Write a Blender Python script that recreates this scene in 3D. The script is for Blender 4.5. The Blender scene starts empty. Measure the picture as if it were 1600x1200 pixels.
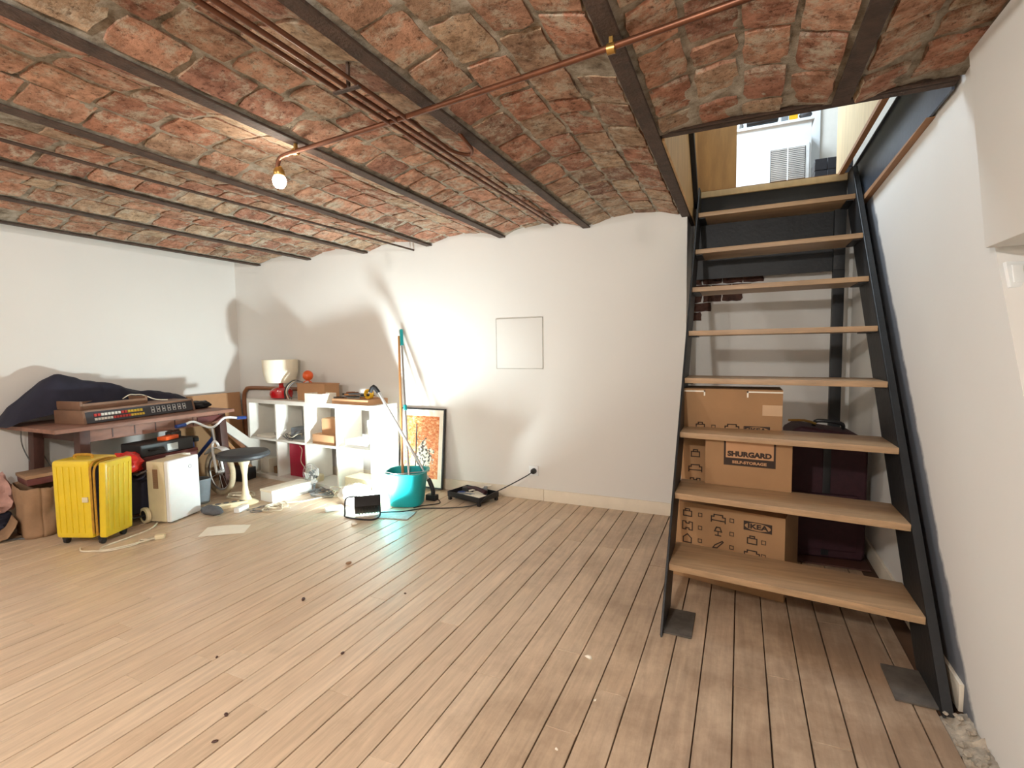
import bpy, bmesh, math, random
from mathutils import Vector, Matrix, Euler, noise
random.seed(7)
R = math.radians
C = bpy.context.scene.collection
scene = bpy.context.scene

# ------------------------------------------------------------------ camera
def cam_axes(yaw, pitch, roll):
    cy, sy, cp, sp = math.cos(yaw), math.sin(yaw), math.cos(pitch), math.sin(pitch)
    f = Vector((-sy*cp, cy*cp, -sp)); r = Vector((cy, sy, 0)); d = f.cross(r)
    cr, sr = math.cos(roll), math.sin(roll)
    return cr*r + sr*d, -sr*r + cr*d, f
FPX = 785.0; CH = 1.30
cr_, cd_, cf_ = cam_axes(R(24.5), R(3.94), R(0.77))
camd = bpy.data.cameras.new('camera'); cam = bpy.data.objects.new('camera', camd); C.objects.link(cam)
m = Matrix((( cr_.x, -cd_.x, -cf_.x, 0), (cr_.y, -cd_.y, -cf_.y, 0), (cr_.z, -cd_.z, -cf_.z, CH), (0, 0, 0, 1)))
cam.matrix_world = m
camd.sensor_width = 36; camd.lens = FPX/1600*36; camd.clip_start = .02
scene.camera = cam

# ------------------------------------------------------------------ world and light
w = bpy.data.worlds.new('world'); scene.world = w; w.use_nodes = True
w.node_tree.nodes['Background'].inputs[0].default_value = (.75, .86, 1, 1)
w.node_tree.nodes['Background'].inputs[1].default_value = 1.0
scene.view_settings.view_transform = 'Standard'; scene.view_settings.look = 'None'
scene.view_settings.exposure = 1.0; scene.view_settings.gamma = 1; scene.view_settings.use_curve_mapping = False

def lamp(name, kind, loc, energy, color, size=.1, rot=None, size_y=None, spot=None):
    l = bpy.data.lights.new(name, kind); l.energy = energy; l.color = color
    if kind == 'AREA':
        l.shape = 'RECTANGLE' if size_y else 'DISK'; l.size = size
        if size_y: l.size_y = size_y
    else: l.shadow_soft_size = size
    o = bpy.data.objects.new(name, l); C.objects.link(o); o.location = loc
    if rot is not None: o.rotation_euler = rot
    return o
# two unseen point lights added behind the camera to fill the room
BULB = 42
lamp('fill_light_rear', 'POINT', (-.75, -.7, 2.08), 90, (1, .975, .93), .06)
lamp('fill_light_rear', 'POINT', (-3.4, -.6, 2.08), 42, (1, .975, .93), .06)
lamp('bulb_light', 'POINT', (-1.997, 1.765, 2.11), BULB, (1, .93, .83), .033)
# daylight and ceiling light of the storey above
lamp('upper_room_light', 'AREA', (-1.0, 4.45, 4.75), 88, (.74, .88, 1), 1.6, (0, 0, 0), 1.0)
# the work lamp that stands on the floor near the bucket
WL = Vector((-2.68, 3.085, .088)); WN = Vector((-.40, .48, .66)).normalized()
wl = lamp('work_lamp_light', 'AREA', WL + WN*.062, 34, (.86, .985, 1), .15, None, .085)
wl.rotation_euler = WN.to_track_quat('-Z', 'Y').to_euler()

# ------------------------------------------------------------------ materials
def nd(t, typ, **kw):
    n = t.nodes.new(typ)
    for k, v in kw.items():
        if k.startswith('i_'): n.inputs[k[2:]].default_value = v
        else: setattr(n, k, v)
    return n
def srgb(h):
    h = h.lstrip('#'); c = [int(h[i:i+2], 16)/255 for i in (0, 2, 4)]
    return tuple([(x/12.92 if x <= .04045 else ((x+.055)/1.055)**2.4) for x in c] + [1])
def base_mat(name):
    m = bpy.data.materials.new(name); m.use_nodes = True; t = m.node_tree
    return m, t, t.nodes['Principled BSDF']
def ramp(t, stops, interp='LINEAR'):
    r = t.nodes.new('ShaderNodeValToRGB'); r.color_ramp.interpolation = interp
    e = r.color_ramp.elements
    e[0].position = stops[0][0]; e[0].color = stops[0][1]
    e[1].position = stops[-1][0]; e[1].color = stops[-1][1]
    for p, c in stops[1:-1]:
        x = e.new(p); x.color = c
    return r
def mix(t, fac, a, b, mode='MIX'):
    n = t.nodes.new('ShaderNodeMix'); n.data_type = 'RGBA'; n.blend_type = mode
    for s, v in ((0, fac), (6, a), (7, b)):
        if hasattr(v, 'is_linked') or isinstance(v, bpy.types.NodeSocket): t.links.new(v, n.inputs[s])
        else: n.inputs[s].default_value = v
    return n.outputs[2]
def simple(name, col, rough=.5, metal=0, var=.12, scale=12, bump=0, bscale=60, spec=.5, coat=0, trans=0, emit=None, estr=0, stretch=None):
    m, t, b = base_mat(name); c = srgb(col) if isinstance(col, str) else col
    co = nd(t, 'ShaderNodeTexCoord')
    src = co.outputs['Object']
    if stretch:
        mp = nd(t, 'ShaderNodeMapping'); mp.inputs['Scale'].default_value = stretch; t.links.new(src, mp.inputs[0]); src = mp.outputs[0]
    n = nd(t, 'ShaderNodeTexNoise', i_Scale=scale, i_Detail=6, i_Roughness=.6); t.links.new(src, n.inputs['Vector'])
    lo = tuple([x*(1-var) for x in c[:3]] + [1]); hi = tuple([min(1, x*(1+var)) for x in c[:3]] + [1])
    r = ramp(t, [(.3, lo), (.7, hi)]); t.links.new(n.outputs['Fac'], r.inputs[0]); t.links.new(r.outputs[0], b.inputs['Base Color'])
    b.inputs['Roughness'].default_value = rough; b.inputs['Metallic'].default_value = metal
    b.inputs['Specular IOR Level'].default_value = spec; b.inputs['Coat Weight'].default_value = coat
    b.inputs['Transmission Weight'].default_value = trans
    if emit: b.inputs['Emission Color'].default_value = srgb(emit) if isinstance(emit, str) else emit; b.inputs['Emission Strength'].default_value = estr
    if bump:
        n2 = nd(t, 'ShaderNodeTexNoise', i_Scale=bscale, i_Detail=4); t.links.new(src, n2.inputs['Vector'])
        bp = nd(t, 'ShaderNodeBump', i_Strength=bump, i_Distance=.01); t.links.new(n2.outputs['Fac'], bp.inputs['Height']); t.links.new(bp.outputs[0], b.inputs['Normal'])
    return m

def mat_brick():
    m, t, b = base_mat('terracotta_brick'); L = t.links
    geo = nd(t, 'ShaderNodeNewGeometry'); oi = nd(t, 'ShaderNodeObjectInfo')
    add = nd(t, 'ShaderNodeMath', operation='ADD'); L.new(geo.outputs['Random Per Island'], add.inputs[0]); L.new(oi.outputs['Random'], add.inputs[1])
    fr = nd(t, 'ShaderNodeMath', operation='FRACT'); L.new(add.outputs[0], fr.inputs[0])
    r = ramp(t, [(0, srgb('#9c7261')), (.22, srgb('#b5836c')), (.45, srgb('#c0957c')), (.65, srgb('#a87f6a')), (.82, srgb('#c0a78c')), (1, srgb('#906c5c'))])
    L.new(fr.outputs[0], r.inputs[0])
    n1 = nd(t, 'ShaderNodeTexNoise', i_Scale=14, i_Detail=8, i_Roughness=.7); L.new(geo.outputs['Position'], n1.inputs['Vector'])
    r1 = ramp(t, [(.35, (.48, .43, .38, 1)), (.60, (1.15, 1.12, 1.08, 1))]); L.new(n1.outputs['Fac'], r1.inputs[0])
    c1 = mix(t, 1.0, r.outputs[0], r1.outputs[0], 'MULTIPLY')
    n2 = nd(t, 'ShaderNodeTexNoise', i_Scale=9, i_Detail=12, i_Roughness=.8, i_Distortion=.15); L.new(geo.outputs['Position'], n2.inputs['Vector'])
    r2 = ramp(t, [(.50, (0, 0, 0, 1)), (.60, (.85, .85, .85, 1))]); L.new(n2.outputs['Fac'], r2.inputs[0])
    c2 = mix(t, r2.outputs[0], c1, srgb('#bdb09b'))
    n3 = nd(t, 'ShaderNodeTexNoise', i_Scale=48, i_Detail=5, i_Roughness=.8); L.new(geo.outputs['Position'], n3.inputs['Vector'])
    r3 = ramp(t, [(.34, (.15, .11, .09, 1)), (.47, (1, 1, 1, 1))]); L.new(n3.outputs['Fac'], r3.inputs[0])
    c3 = mix(t, .8, c2, r3.outputs[0], 'MULTIPLY')
    L.new(c3, b.inputs['Base Color']); b.inputs['Roughness'].default_value = .95; b.inputs['Specular IOR Level'].default_value = .15
    bp = nd(t, 'ShaderNodeBump', i_Strength=.9, i_Distance=.012)
    ad = nd(t, 'ShaderNodeMath', operation='ADD'); L.new(n3.outputs['Fac'], ad.inputs[0]); L.new(n1.outputs['Fac'], ad.inputs[1])
    L.new(ad.outputs[0], bp.inputs['Height']); L.new(bp.outputs[0], b.inputs['Normal'])
    return m
def mat_mortar():
    m, t, b = base_mat('rough_mortar'); L = t.links
    geo = nd(t, 'ShaderNodeNewGeometry')
    n1 = nd(t, 'ShaderNodeTexNoise', i_Scale=11, i_Detail=10, i_Roughness=.72); L.new(geo.outputs['Position'], n1.inputs['Vector'])
    r1 = ramp(t, [(.33, srgb('#6e6255')), (.48, srgb('#a89b88')), (.66, srgb('#cdc3b2'))]); L.new(n1.outputs['Fac'], r1.inputs[0])
    L.new(r1.outputs[0], b.inputs['Base Color']); b.inputs['Roughness'].default_value = 1; b.inputs['Specular IOR Level'].default_value = .1
    n3 = nd(t, 'ShaderNodeTexNoise', i_Scale=45, i_Detail=7, i_Roughness=.75); L.new(geo.outputs['Position'], n3.inputs['Vector'])
    bp = nd(t, 'ShaderNodeBump', i_Strength=1, i_Distance=.02); L.new(n3.outputs['Fac'], bp.inputs['Height']); L.new(bp.outputs[0], b.inputs['Normal'])
    return m
def mat_plank():
    m, t, b = base_mat('worn_oak_plank'); L = t.links
    geo = nd(t, 'ShaderNodeNewGeometry'); oi = nd(t, 'ShaderNodeObjectInfo')
    r = ramp(t, [(0, srgb('#cab49b')), (.35, srgb('#d1bca3')), (.6, srgb('#cbb49a')), (.8, srgb('#d5c1a9')), (1, srgb('#c4ac92'))]); L.new(oi.outputs['Random'], r.inputs[0])
    mp = nd(t, 'ShaderNodeMapping'); mp.inputs['Scale'].default_value = (26, 2.2, 20); L.new(geo.outputs['Position'], mp.inputs[0])
    off = nd(t, 'ShaderNodeVectorMath', operation='ADD'); L.new(mp.outputs[0], off.inputs[0])
    sc = nd(t, 'ShaderNodeMath', operation='MULTIPLY'); sc.inputs[1].default_value = 50; L.new(oi.outputs['Random'], sc.inputs[0]); L.new(sc.outputs[0], off.inputs[1])
    n1 = nd(t, 'ShaderNodeTexNoise', i_Scale=1.6, i_Detail=9, i_Roughness=.65, i_Distortion=.5); L.new(off.outputs[0], n1.inputs['Vector'])
    r1 = ramp(t, [(.3, (.80, .78, .76, 1)), (.65, (1.08, 1.07, 1.05, 1))]); L.new(n1.outputs['Fac'], r1.inputs[0])
    c1 = mix(t, 1.0, r.outputs[0], r1.outputs[0], 'MULTIPLY')
    # shade on the floor towards the stairs, painted into the plank colour with noise
    n2 = nd(t, 'ShaderNodeTexNoise', i_Scale=2.3, i_Detail=9, i_Roughness=.7); L.new(geo.outputs['Position'], n2.inputs['Vector'])
    sx = nd(t, 'ShaderNodeSeparateXYZ'); L.new(geo.outputs['Position'], sx.inputs[0])
    mr = nd(t, 'ShaderNodeMapRange'); mr.inputs['From Min'].default_value = -1.5; mr.inputs['From Max'].default_value = .6; mr.inputs['To Min'].default_value = -.14; mr.inputs['To Max'].default_value = .34
    L.new(sx.outputs['X'], mr.inputs['Value'])
    ad = nd(t, 'ShaderNodeMath', operation='ADD'); L.new(n2.outputs['Fac'], ad.inputs[0]); L.new(mr.outputs[0], ad.inputs[1])
    r2 = ramp(t, [(.45, (1, 1, 1, 1)), (.85, (.50, .44, .40, 1))]); L.new(ad.outputs[0], r2.inputs[0])
    c2 = mix(t, 1.0, c1, r2.outputs[0], 'MULTIPLY')
    # pale dust scuffs
    n4 = nd(t, 'ShaderNodeTexNoise', i_Scale=6, i_Detail=12, i_Roughness=.85); L.new(geo.outputs['Position'], n4.inputs['Vector'])
    r4 = ramp(t, [(.60, (0, 0, 0, 1)), (.75, (.35, .35, .35, 1))]); L.new(n4.outputs['Fac'], r4.inputs[0])
    c3 = mix(t, r4.outputs[0], c2, srgb('#cbb8a0'))
    L.new(c3, b.inputs['Base Color'])
    r5 = ramp(t, [(.35, (.30, .30, .30, 1)), (.65, (.50, .50, .50, 1))]); L.new(n4.outputs['Fac'], r5.inputs[0]); L.new(r5.outputs[0], b.inputs['Roughness'])
    b.inputs['Specular IOR Level'].default_value = .45
    bp = nd(t, 'ShaderNodeBump', i_Strength=.25, i_Distance=.003); L.new(n1.outputs['Fac'], bp.inputs['Height']); L.new(bp.outputs[0], b.inputs['Normal'])
    return m
def mat_wall(name, col, smear=False):
    m, t, b = base_mat(name); L = t.links; geo = nd(t, 'ShaderNodeNewGeometry')
    n1 = nd(t, 'ShaderNodeTexNoise', i_Scale=1.1, i_Detail=5); L.new(geo.outputs['Position'], n1.inputs['Vector'])
    c = srgb(col); r1 = ramp(t, [(.3, tuple([x*.96 for x in c[:3]]+[1])), (.7, c)]); L.new(n1.outputs['Fac'], r1.inputs[0])
    out = r1.outputs[0]
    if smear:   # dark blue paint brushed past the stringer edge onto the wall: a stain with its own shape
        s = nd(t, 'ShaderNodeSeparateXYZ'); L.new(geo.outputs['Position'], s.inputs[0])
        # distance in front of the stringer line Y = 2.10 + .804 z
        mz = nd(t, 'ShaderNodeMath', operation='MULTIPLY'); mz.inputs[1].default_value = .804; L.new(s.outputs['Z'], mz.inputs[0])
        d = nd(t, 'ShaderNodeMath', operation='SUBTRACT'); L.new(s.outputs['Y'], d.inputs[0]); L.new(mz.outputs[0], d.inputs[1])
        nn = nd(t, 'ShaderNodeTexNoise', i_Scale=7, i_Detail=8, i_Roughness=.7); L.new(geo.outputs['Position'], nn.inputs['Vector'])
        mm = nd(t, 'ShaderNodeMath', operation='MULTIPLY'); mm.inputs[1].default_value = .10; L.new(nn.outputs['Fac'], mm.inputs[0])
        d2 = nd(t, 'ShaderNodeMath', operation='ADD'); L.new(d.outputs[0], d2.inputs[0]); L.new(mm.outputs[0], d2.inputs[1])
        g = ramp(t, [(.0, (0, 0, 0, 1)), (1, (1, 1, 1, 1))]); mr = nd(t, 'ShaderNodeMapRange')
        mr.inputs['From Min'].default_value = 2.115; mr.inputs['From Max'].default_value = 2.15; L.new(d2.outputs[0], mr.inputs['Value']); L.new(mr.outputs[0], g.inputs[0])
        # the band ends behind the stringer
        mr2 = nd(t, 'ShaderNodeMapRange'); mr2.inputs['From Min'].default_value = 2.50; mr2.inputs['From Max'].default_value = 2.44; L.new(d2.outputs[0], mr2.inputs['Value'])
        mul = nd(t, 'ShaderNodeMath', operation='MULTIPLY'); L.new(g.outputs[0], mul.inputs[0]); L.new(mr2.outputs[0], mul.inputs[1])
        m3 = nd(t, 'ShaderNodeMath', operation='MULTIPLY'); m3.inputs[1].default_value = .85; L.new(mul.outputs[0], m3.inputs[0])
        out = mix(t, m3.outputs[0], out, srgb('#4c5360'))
    L.new(out, b.inputs['Base Color']); b.inputs['Roughness'].default_value = .75; b.inputs['Specular IOR Level'].default_value = .3
    n2 = nd(t, 'ShaderNodeTexNoise', i_Scale=35, i_Detail=5); L.new(geo.outputs['Position'], n2.inputs['Vector'])
    bp = nd(t, 'ShaderNodeBump', i_Strength=.12, i_Distance=.004); L.new(n2.outputs['Fac'], bp.inputs['Height']); L.new(bp.outputs[0], b.inputs['Normal'])
    return m

M = {}
M['brick'] = mat_brick(); M['brick_dark'] = simple('dark_old_brick', '#4e342b', .95, 0, .5, 20, .8, 60); M['mortar'] = mat_mortar(); M['plank'] = mat_plank()
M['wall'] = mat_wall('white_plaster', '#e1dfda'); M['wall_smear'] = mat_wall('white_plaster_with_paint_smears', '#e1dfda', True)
M['subfloor'] = simple('dark_subfloor', '#5c412c', .9)
M['joist'] = simple('rusty_brown_steel', '#4b3a30', .75, .2, .35, 18, .5, 90)
M['steel'] = simple('dark_blue_black_steel', '#232426', .5, .2, .25, 8, .15, 40)
M['steel_blue'] = simple('slate_blue_painted_steel', '#3d4654', .42, .1, .15, 6, .1, 40)
M['dusty_steel'] = simple('dusty_floor_plate_steel', '#5a544d', .7, 0, .4, 14)
M['skirt'] = simple('white_skirting_paint', '#e6dcc9', .5, 0, .04)
M['white_gloss'] = simple('white_gloss_paint', '#e8edee', .35, 0, .03)
M['tread'] = simple('oiled_oak', '#a98a68', .42, 0, .22, 3, .12, 30, stretch=(1.2, 14, 14))
M['ply'] = simple('pine_plywood', '#bd9868', .6, 0, .18, 3, stretch=(6, 6, 1))
M['ply_pale'] = simple('pale_plywood', '#d8c49c', .6, 0, .1, 3, stretch=(6, 6, 1))
M['wood_strip'] = simple('brown_wood_edge', '#9a6e48', .6, 0, .2, 5)
M['copper'] = simple('copper_pipe_metal', '#6b432f', .42, .65, .25, 15)
M['rubble'] = simple('broken_plaster', '#a59a8a', .95, 0, .4, 18, .8, 50)

# ------------------------------------------------------------------ mesh builder
class MB:
    def __init__(s): s.v = []; s.f = []; s.M = Matrix()
    def add(s, vs, fs):
        k = len(s.v); s.v += [tuple(s.M @ Vector(p)) for p in vs]; s.f += [tuple(i+k for i in f) for f in fs]; return s
    def box(s, a, b, rot=None, c=None):
        x0, y0, z0 = a; x1, y1, z1 = b
        vs = [Vector(p) for p in ((x0,y0,z0),(x1,y0,z0),(x1,y1,z0),(x0,y1,z0),(x0,y0,z1),(x1,y0,z1),(x1,y1,z1),(x0,y1,z1))]
        if rot is not None:
            cc = Vector(c) if c is not None else (Vector(a)+Vector(b))/2
            q = Euler(rot).to_matrix(); vs = [q @ (p-cc) + cc for p in vs]
        return s.add(vs, [(0,3,2,1),(4,5,6,7),(0,1,5,4),(1,2,6,5),(2,3,7,6),(3,0,4,7)])
    def bar(s, p, q, w, h, up=(0,0,1)):
        p, q = Vector(p), Vector(q); d = (q-p).normalized(); u = Vector(up)
        x = d.cross(u)
        if x.length < 1e-4: x = d.cross(Vector((1,0,0)))
        x.normalize(); y = x.cross(d).normalized()
        vs = [e + x*sx*w/2 + y*sy*h/2 for e in (p, q) for sx, sy in ((-1,-1),(1,-1),(1,1),(-1,1))]
        return s.add(vs, [(3,2,1,0),(4,5,6,7),(0,1,5,4),(1,2,6,5),(2,3,7,6),(3,0,4,7)])
    def tube(s, pts, r, n=8, smooth=0, cap=True, closed=False):
        P = [Vector(p) for p in pts]
        if smooth and len(P) > 2:
            Q = []; N = len(P)
            rng = range(N) if closed else range(N-1)
            for i in rng:
                p0 = P[(i-1) % N] if closed or i > 0 else P[0]; p1 = P[i]; p2 = P[(i+1) % N]
                p3 = P[(i+2) % N] if closed or i+2 < N else P[-1]
                for k in range(smooth):
                    t = k/smooth
                    Q.append(.5*((2*p1)+(-p0+p2)*t+(2*p0-5*p1+4*p2-p3)*t*t+(-p0+3*p1-3*p2+p3)*t**3))
            if not closed: Q.append(P[-1])
            P = Q
        N = len(P); rr = r if isinstance(r, (list, tuple)) else None
        vs = []; u = None
        for i, p in enumerate(P):
            a = P[(i-1) % N] if closed or i > 0 else P[0]; b = P[(i+1) % N] if closed or i < N-1 else P[-1]
            d = (b-a).normalized() if (b-a).length > 1e-9 else Vector((0,0,1))
            if u is None:
                u = d.cross(Vector((0,0,1)))
                if u.length < 1e-3: u = d.cross(Vector((1,0,0)))
            u = (u - d*u.dot(d)).normalized(); w_ = d.cross(u)
            ri = (rr[0] + (rr[-1]-rr[0])*i/max(1,N-1)) if rr else r
            for k in range(n):
                a_ = 2*math.pi*k/n; vs.append(p + (u*math.cos(a_)+w_*math.sin(a_))*ri)
        fs = []
        for i in range(N if closed else N-1):
            j = (i+1) % N
            for k in range(n): fs.append((i*n+k, i*n+(k+1)%n, j*n+(k+1)%n, j*n+k))
        if cap and not closed: fs += [tuple(range(n-1,-1,-1)), tuple((N-1)*n+k for k in range(n))]
        return s.add(vs, fs)
    def lathe(s, prof, n=24, c=(0,0,0), axis='z', sq=None, cap=True):
        vs = []
        for r, z in prof:
            for k in range(n):
                a = 2*math.pi*k/n; ca, sa = math.cos(a), math.sin(a)
                if sq:
                    q = (abs(ca)**sq+abs(sa)**sq)**(-1/sq); x, y = r*ca*q, r*sa*q
                else: x, y = r*ca, r*sa
                p = {'z':(x,y,z), 'x':(z,x,y), 'y':(x,z,y)}[axis]
                vs.append((p[0]+c[0], p[1]+c[1], p[2]+c[2]))
        fs = []
        for i in range(len(prof)-1):
            for k in range(n): fs.append((i*n+k, i*n+(k+1)%n, (i+1)*n+(k+1)%n, (i+1)*n+k))
        if cap: fs += [tuple(range(n-1,-1,-1)), tuple((len(prof)-1)*n+k for k in range(n))]
        return s.add(vs, fs)
    def prism(s, poly, a, b, axis='z'):   # poly of 2-D points extruded along axis from a to b
        def P(u, v, t): return {'z':(u,v,t), 'x':(t,u,v), 'y':(u,t,v)}[axis]
        n = len(poly); vs = [P(u,v,a) for u,v in poly] + [P(u,v,b) for u,v in poly]
        return s.add(vs, [tuple(range(n-1,-1,-1)), tuple(range(n,2*n))] + [(i,(i+1)%n,n+(i+1)%n,n+i) for i in range(n)])
    def ball(s, c, r, n=12, sc=(1,1,1)):
        m_ = n//2+1; prof = [(max(1e-4, math.sin(math.pi*i/m_)), -math.cos(math.pi*i/m_)) for i in range(m_+1)]
        vs = []
        for rr, z in prof:
            for k in range(n):
                a = 2*math.pi*k/n; vs.append((c[0]+r*sc[0]*rr*math.cos(a), c[1]+r*sc[1]*rr*math.sin(a), c[2]+r*sc[2]*z))
        fs = []
        for i in range(m_):
            for k in range(n): fs.append((i*n+k, i*n+(k+1)%n, (i+1)*n+(k+1)%n, (i+1)*n+k))
        return s.add(vs, fs)
    def grid(s, fn, nu, nv, thick=None):
        vs = [fn(i/nu, j/nv) for i in range(nu+1) for j in range(nv+1)]
        fs = [(i*(nv+1)+j, (i+1)*(nv+1)+j, (i+1)*(nv+1)+j+1, i*(nv+1)+j+1) for i in range(nu) for j in range(nv)]
        return s.add(vs, fs)
    def build(s, name, mat, parent=None, loc=None, rotz=0, bevel=0, smooth=False, seg=2, solid=0, sub=0):
        me = bpy.data.meshes.new(name); me.from_pydata(s.v, [], s.f); me.validate()
        bm = bmesh.new(); bm.from_mesh(me); bmesh.ops.recalc_face_normals(bm, faces=bm.faces)
        if bevel:
            bmesh.ops.bevel(bm, geom=[e for e in bm.edges if len(e.link_faces) == 2 and e.calc_face_angle(0) > .6], offset=bevel, segments=seg, affect='EDGES', profile=.7, clamp_overlap=True)
        bm.to_mesh(me); bm.free()
        if smooth or bevel:
            me.shade_smooth(); me.set_sharp_from_angle(angle=R(40))
        o = bpy.data.objects.new(name, me); C.objects.link(o)
        me.materials.append(M[mat] if isinstance(mat, str) else mat)
        if solid:
            md = o.modifiers.new('solid', 'SOLIDIFY'); md.thickness = solid
        if sub:
            md = o.modifiers.new('sub', 'SUBSURF'); md.levels = sub; md.render_levels = sub
        if loc is not None: o.location = loc
        if rotz: o.rotation_euler = (0, 0, rotz)
        if parent is not None: o.parent = parent
        return o
def tag(o, label=None, cat=None, group=None, kind=None):
    if label: o['label'] = label
    if cat: o['category'] = cat
    if group: o['group'] = group
    if kind: o['kind'] = kind
    return o
def thing(name, label, cat, loc=(0,0,0), rotz=0, group=None):
    o = bpy.data.objects.new(name, None); C.objects.link(o); o.empty_display_size = .1
    o.location = loc; o.rotation_euler = (0, 0, rotz); return tag(o, label, cat, group)
def struct(o): o['kind'] = 'structure'; return o

# ------------------------------------------------------------------ room shell
XL, XR, YB, YF, YR = -5.26, .735, 3.97, -2.4, 4.42   # left, right, back, front walls; back of the stair recess
wb = struct(MB().box((XL-.15, YB, 0), (-.375, YB+.12, 2.40)).build('wall_back', 'wall'))
struct(MB().box((XL-.15, YF, 0), (XL, YB, 2.42)).build('wall_left', 'wall'))
struct(MB().box((XL-.15, YF-.15, 0), (XR+.9, YF, 2.42)).build('wall_front', 'wall'))
rec = struct(MB().box((-.49, YR, 0), (XR+.15, YR+.12, 2.30)).box((-.49, YB+.12, 0), (-.375, YR, 2.30)).build('wall_recess', 'wall'))
# right wall with its niche: polygon in (Y, Z) extruded in X
NA, NB = (2.13, 1.605), (1.70, .75)
wr = MB()
def slab(poly, x0=XR, x1=XR+.15): wr.prism(poly, x0, x1, 'x')
slab([(YR+.12, 0), (YR+.12, 2.56), (NA[0], 2.56), NA, NB, (NB[0], 0)])
slab([(NB[0], 0), NB, (YF, .75), (YF, 0)])
slab([NA, (NA[0], 2.56), (YF, 2.56), (YF, NA[1])])
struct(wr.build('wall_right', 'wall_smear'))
nb = MB().add([(XR, NA[0], NA[1]), (XR, NB[0], NB[1]), (XR+.55, NB[0]+.3, NB[1]), (XR+.55, NA[0]+.3, NA[1])], [(0,1,2,3)])
nb.box((XR+.55, YF, .6), (XR+.65, 2.6, 1.75)).box((XR+.001, YF, 1.606), (XR+.56, 2.6, 1.70)).box((XR+.001, YF, .65), (XR+.56, 2.2, .749))
struct(nb.build('wall_niche', 'wall'))
# protruding plaster bulkhead above the niche
struct(MB().prism([(2.31, 2.30), (2.10, 1.60), (YF, 1.60), (YF, 2.30)], XR-.035, XR+.001, 'x').build('wall_bulkhead', 'wall', bevel=.006))
# access hatch in the back wall
ht = struct(MB().box((-1.95, YB-.004, 1.137), (-1.523, YB, 1.562)).build('trim_1', 'wall', bevel=.002))
for a, b in (((-1.956, YB-.0045, 1.131), (-1.95, YB+.001, 1.568)), ((-1.523, YB-.0045, 1.131), (-1.517, YB+.001, 1.568)), ((-1.956, YB-.0045, 1.562), (-1.517, YB+.001, 1.568)), ((-1.956, YB-.0045, 1.131), (-1.517, YB+.001, 1.137))):
    MB().box(a, b).build('frame_joint', simple('hatch_gap_grey', '#b7b4ac', .8), ht)
# skirting: two lengths on the back wall, one on the left wall, one in the recess
bb = MB(); sk = struct(MB().box((-5.2, YB-.016, .0), (-1.519, YB, .098)).build('baseboard_back', 'skirt', bevel=.003))
MB().box((-1.515, YB-.018, .0), (-.38, YB, .098)).build('board_length', 'skirt', sk, bevel=.003)
struct(MB().box((XL, YF, 0), (XL+.015, YB-.02, .098)).build('baseboard_left', 'skirt', bevel=.003))
struct(MB().box((XR-.014, 2.19, 0), (XR, YR, .10)).build('baseboard_right', 'skirt', bevel=.003))

# ------------------------------------------------------------------ plank floor
fl = struct(MB().box((XL-.15, YF, -.12), (XR+.15, YR+.1, -.018)).build('floor', 'subfloor'))
pitch = .1185; x = -.362 - 42*pitch; row = 0
planks = 0
while x < .66:
    x0, x1 = max(x, XL), min(x+pitch, .655)
    if x1-x0 > .01:
        y = YF + random.uniform(-1.4, 0); yend = YR if x > -.40 else YB
        while y < yend:
            l = random.choice((1.2, 1.6, 2.0, 2.4, 2.4)); y0, y1 = max(y, YF), min(y+l, yend)
            if y1-y0 > .05:
                dz = random.uniform(-.0009, .0009)
                MB().box((x0+.0023, y0+.0005, -.017), (x1-.0023, y1-.0005, 0+dz)).build('plank', 'plank', fl, bevel=.0015, seg=1); planks += 1
            y += l
    x += pitch; row += 1
# strip of bare broken screed where the planks stop short of the right wall
rb = MB()
def rfn(u, v):
    y = YF + (2.16-YF)*u; x = .655 + (.735-.655)*v; h = noise.noise(Vector((x*30, y*24, 0)))*.016 + noise.noise(Vector((x*75, y*70, 3)))*.012
    return (x, y, -.012 + h + v*.028)
rb.grid(rfn, 420, 10)
tag(rb.build('rubble', 'rubble', fl, smooth=True), kind='stuff')
for i in range(46):
    y = random.uniform(1.2, 2.15); x = random.uniform(.66, .725); s_ = random.uniform(.006, .018)
    b_ = MB().ball((0,0,0), s_, 6, (1, random.uniform(.7,1.3), .7))
    b_.v = [tuple(Vector(p)*(1+.35*noise.noise(Vector(p)*90+Vector((i,0,0))))) for p in b_.v]
    b_.build('plaster_chunk', 'rubble', fl, (x, y, .008+random.uniform(0,.02)), rotz=random.uniform(0,3))

# ------------------------------------------------------------------ brick vault ceiling
JX = [-5.60, -4.86, -4.115, -3.37, -2.627, -1.882, -1.137, -.384, .345, 1.09]
def yend(xc): return YB if xc < -.38 else 2.45
def vz(xx, i, yy=None):   # mortar underside of bay i
    a, b = JX[i], JX[i+1]; u = (xx-(a+b)/2)/((b-a)/2); h = .068
    if b > -.3 and yy is not None and yy > 1.95: h *= max(.32, 1-(yy-1.95)/.5*.68)
    return 2.272 + h*(1-u*u)
ml = MB()
for i in range(len(JX)-1):
    a, b = max(JX[i], XL), min(JX[i+1], XR); ye = yend((a+b)/2)
    nu, nv = 26, int((ye-YF)/.03)
    def fn(u, v, a=a, b=b, ye=ye, i=i):
        x = a+(b-a)*u; y = YF+(ye-YF)*v
        return (x, y, vz(x, i, y) - .003 + .010*noise.noise(Vector((x*12, y*12, 0))) + .006*noise.noise(Vector((x*38, y*38, 5))))
    ml.grid(fn, nu, nv)
ceil = struct(ml.build('ceiling', 'mortar', smooth=True))
MB().box((XL-.15, YF-.1, 2.365), (XR+.9, 2.50, 2.50)).box((XL-.15, 2.50, 2.365), (-.385, YR+.1, 2.50)).build('slab', 'mortar', ceil)
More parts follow.
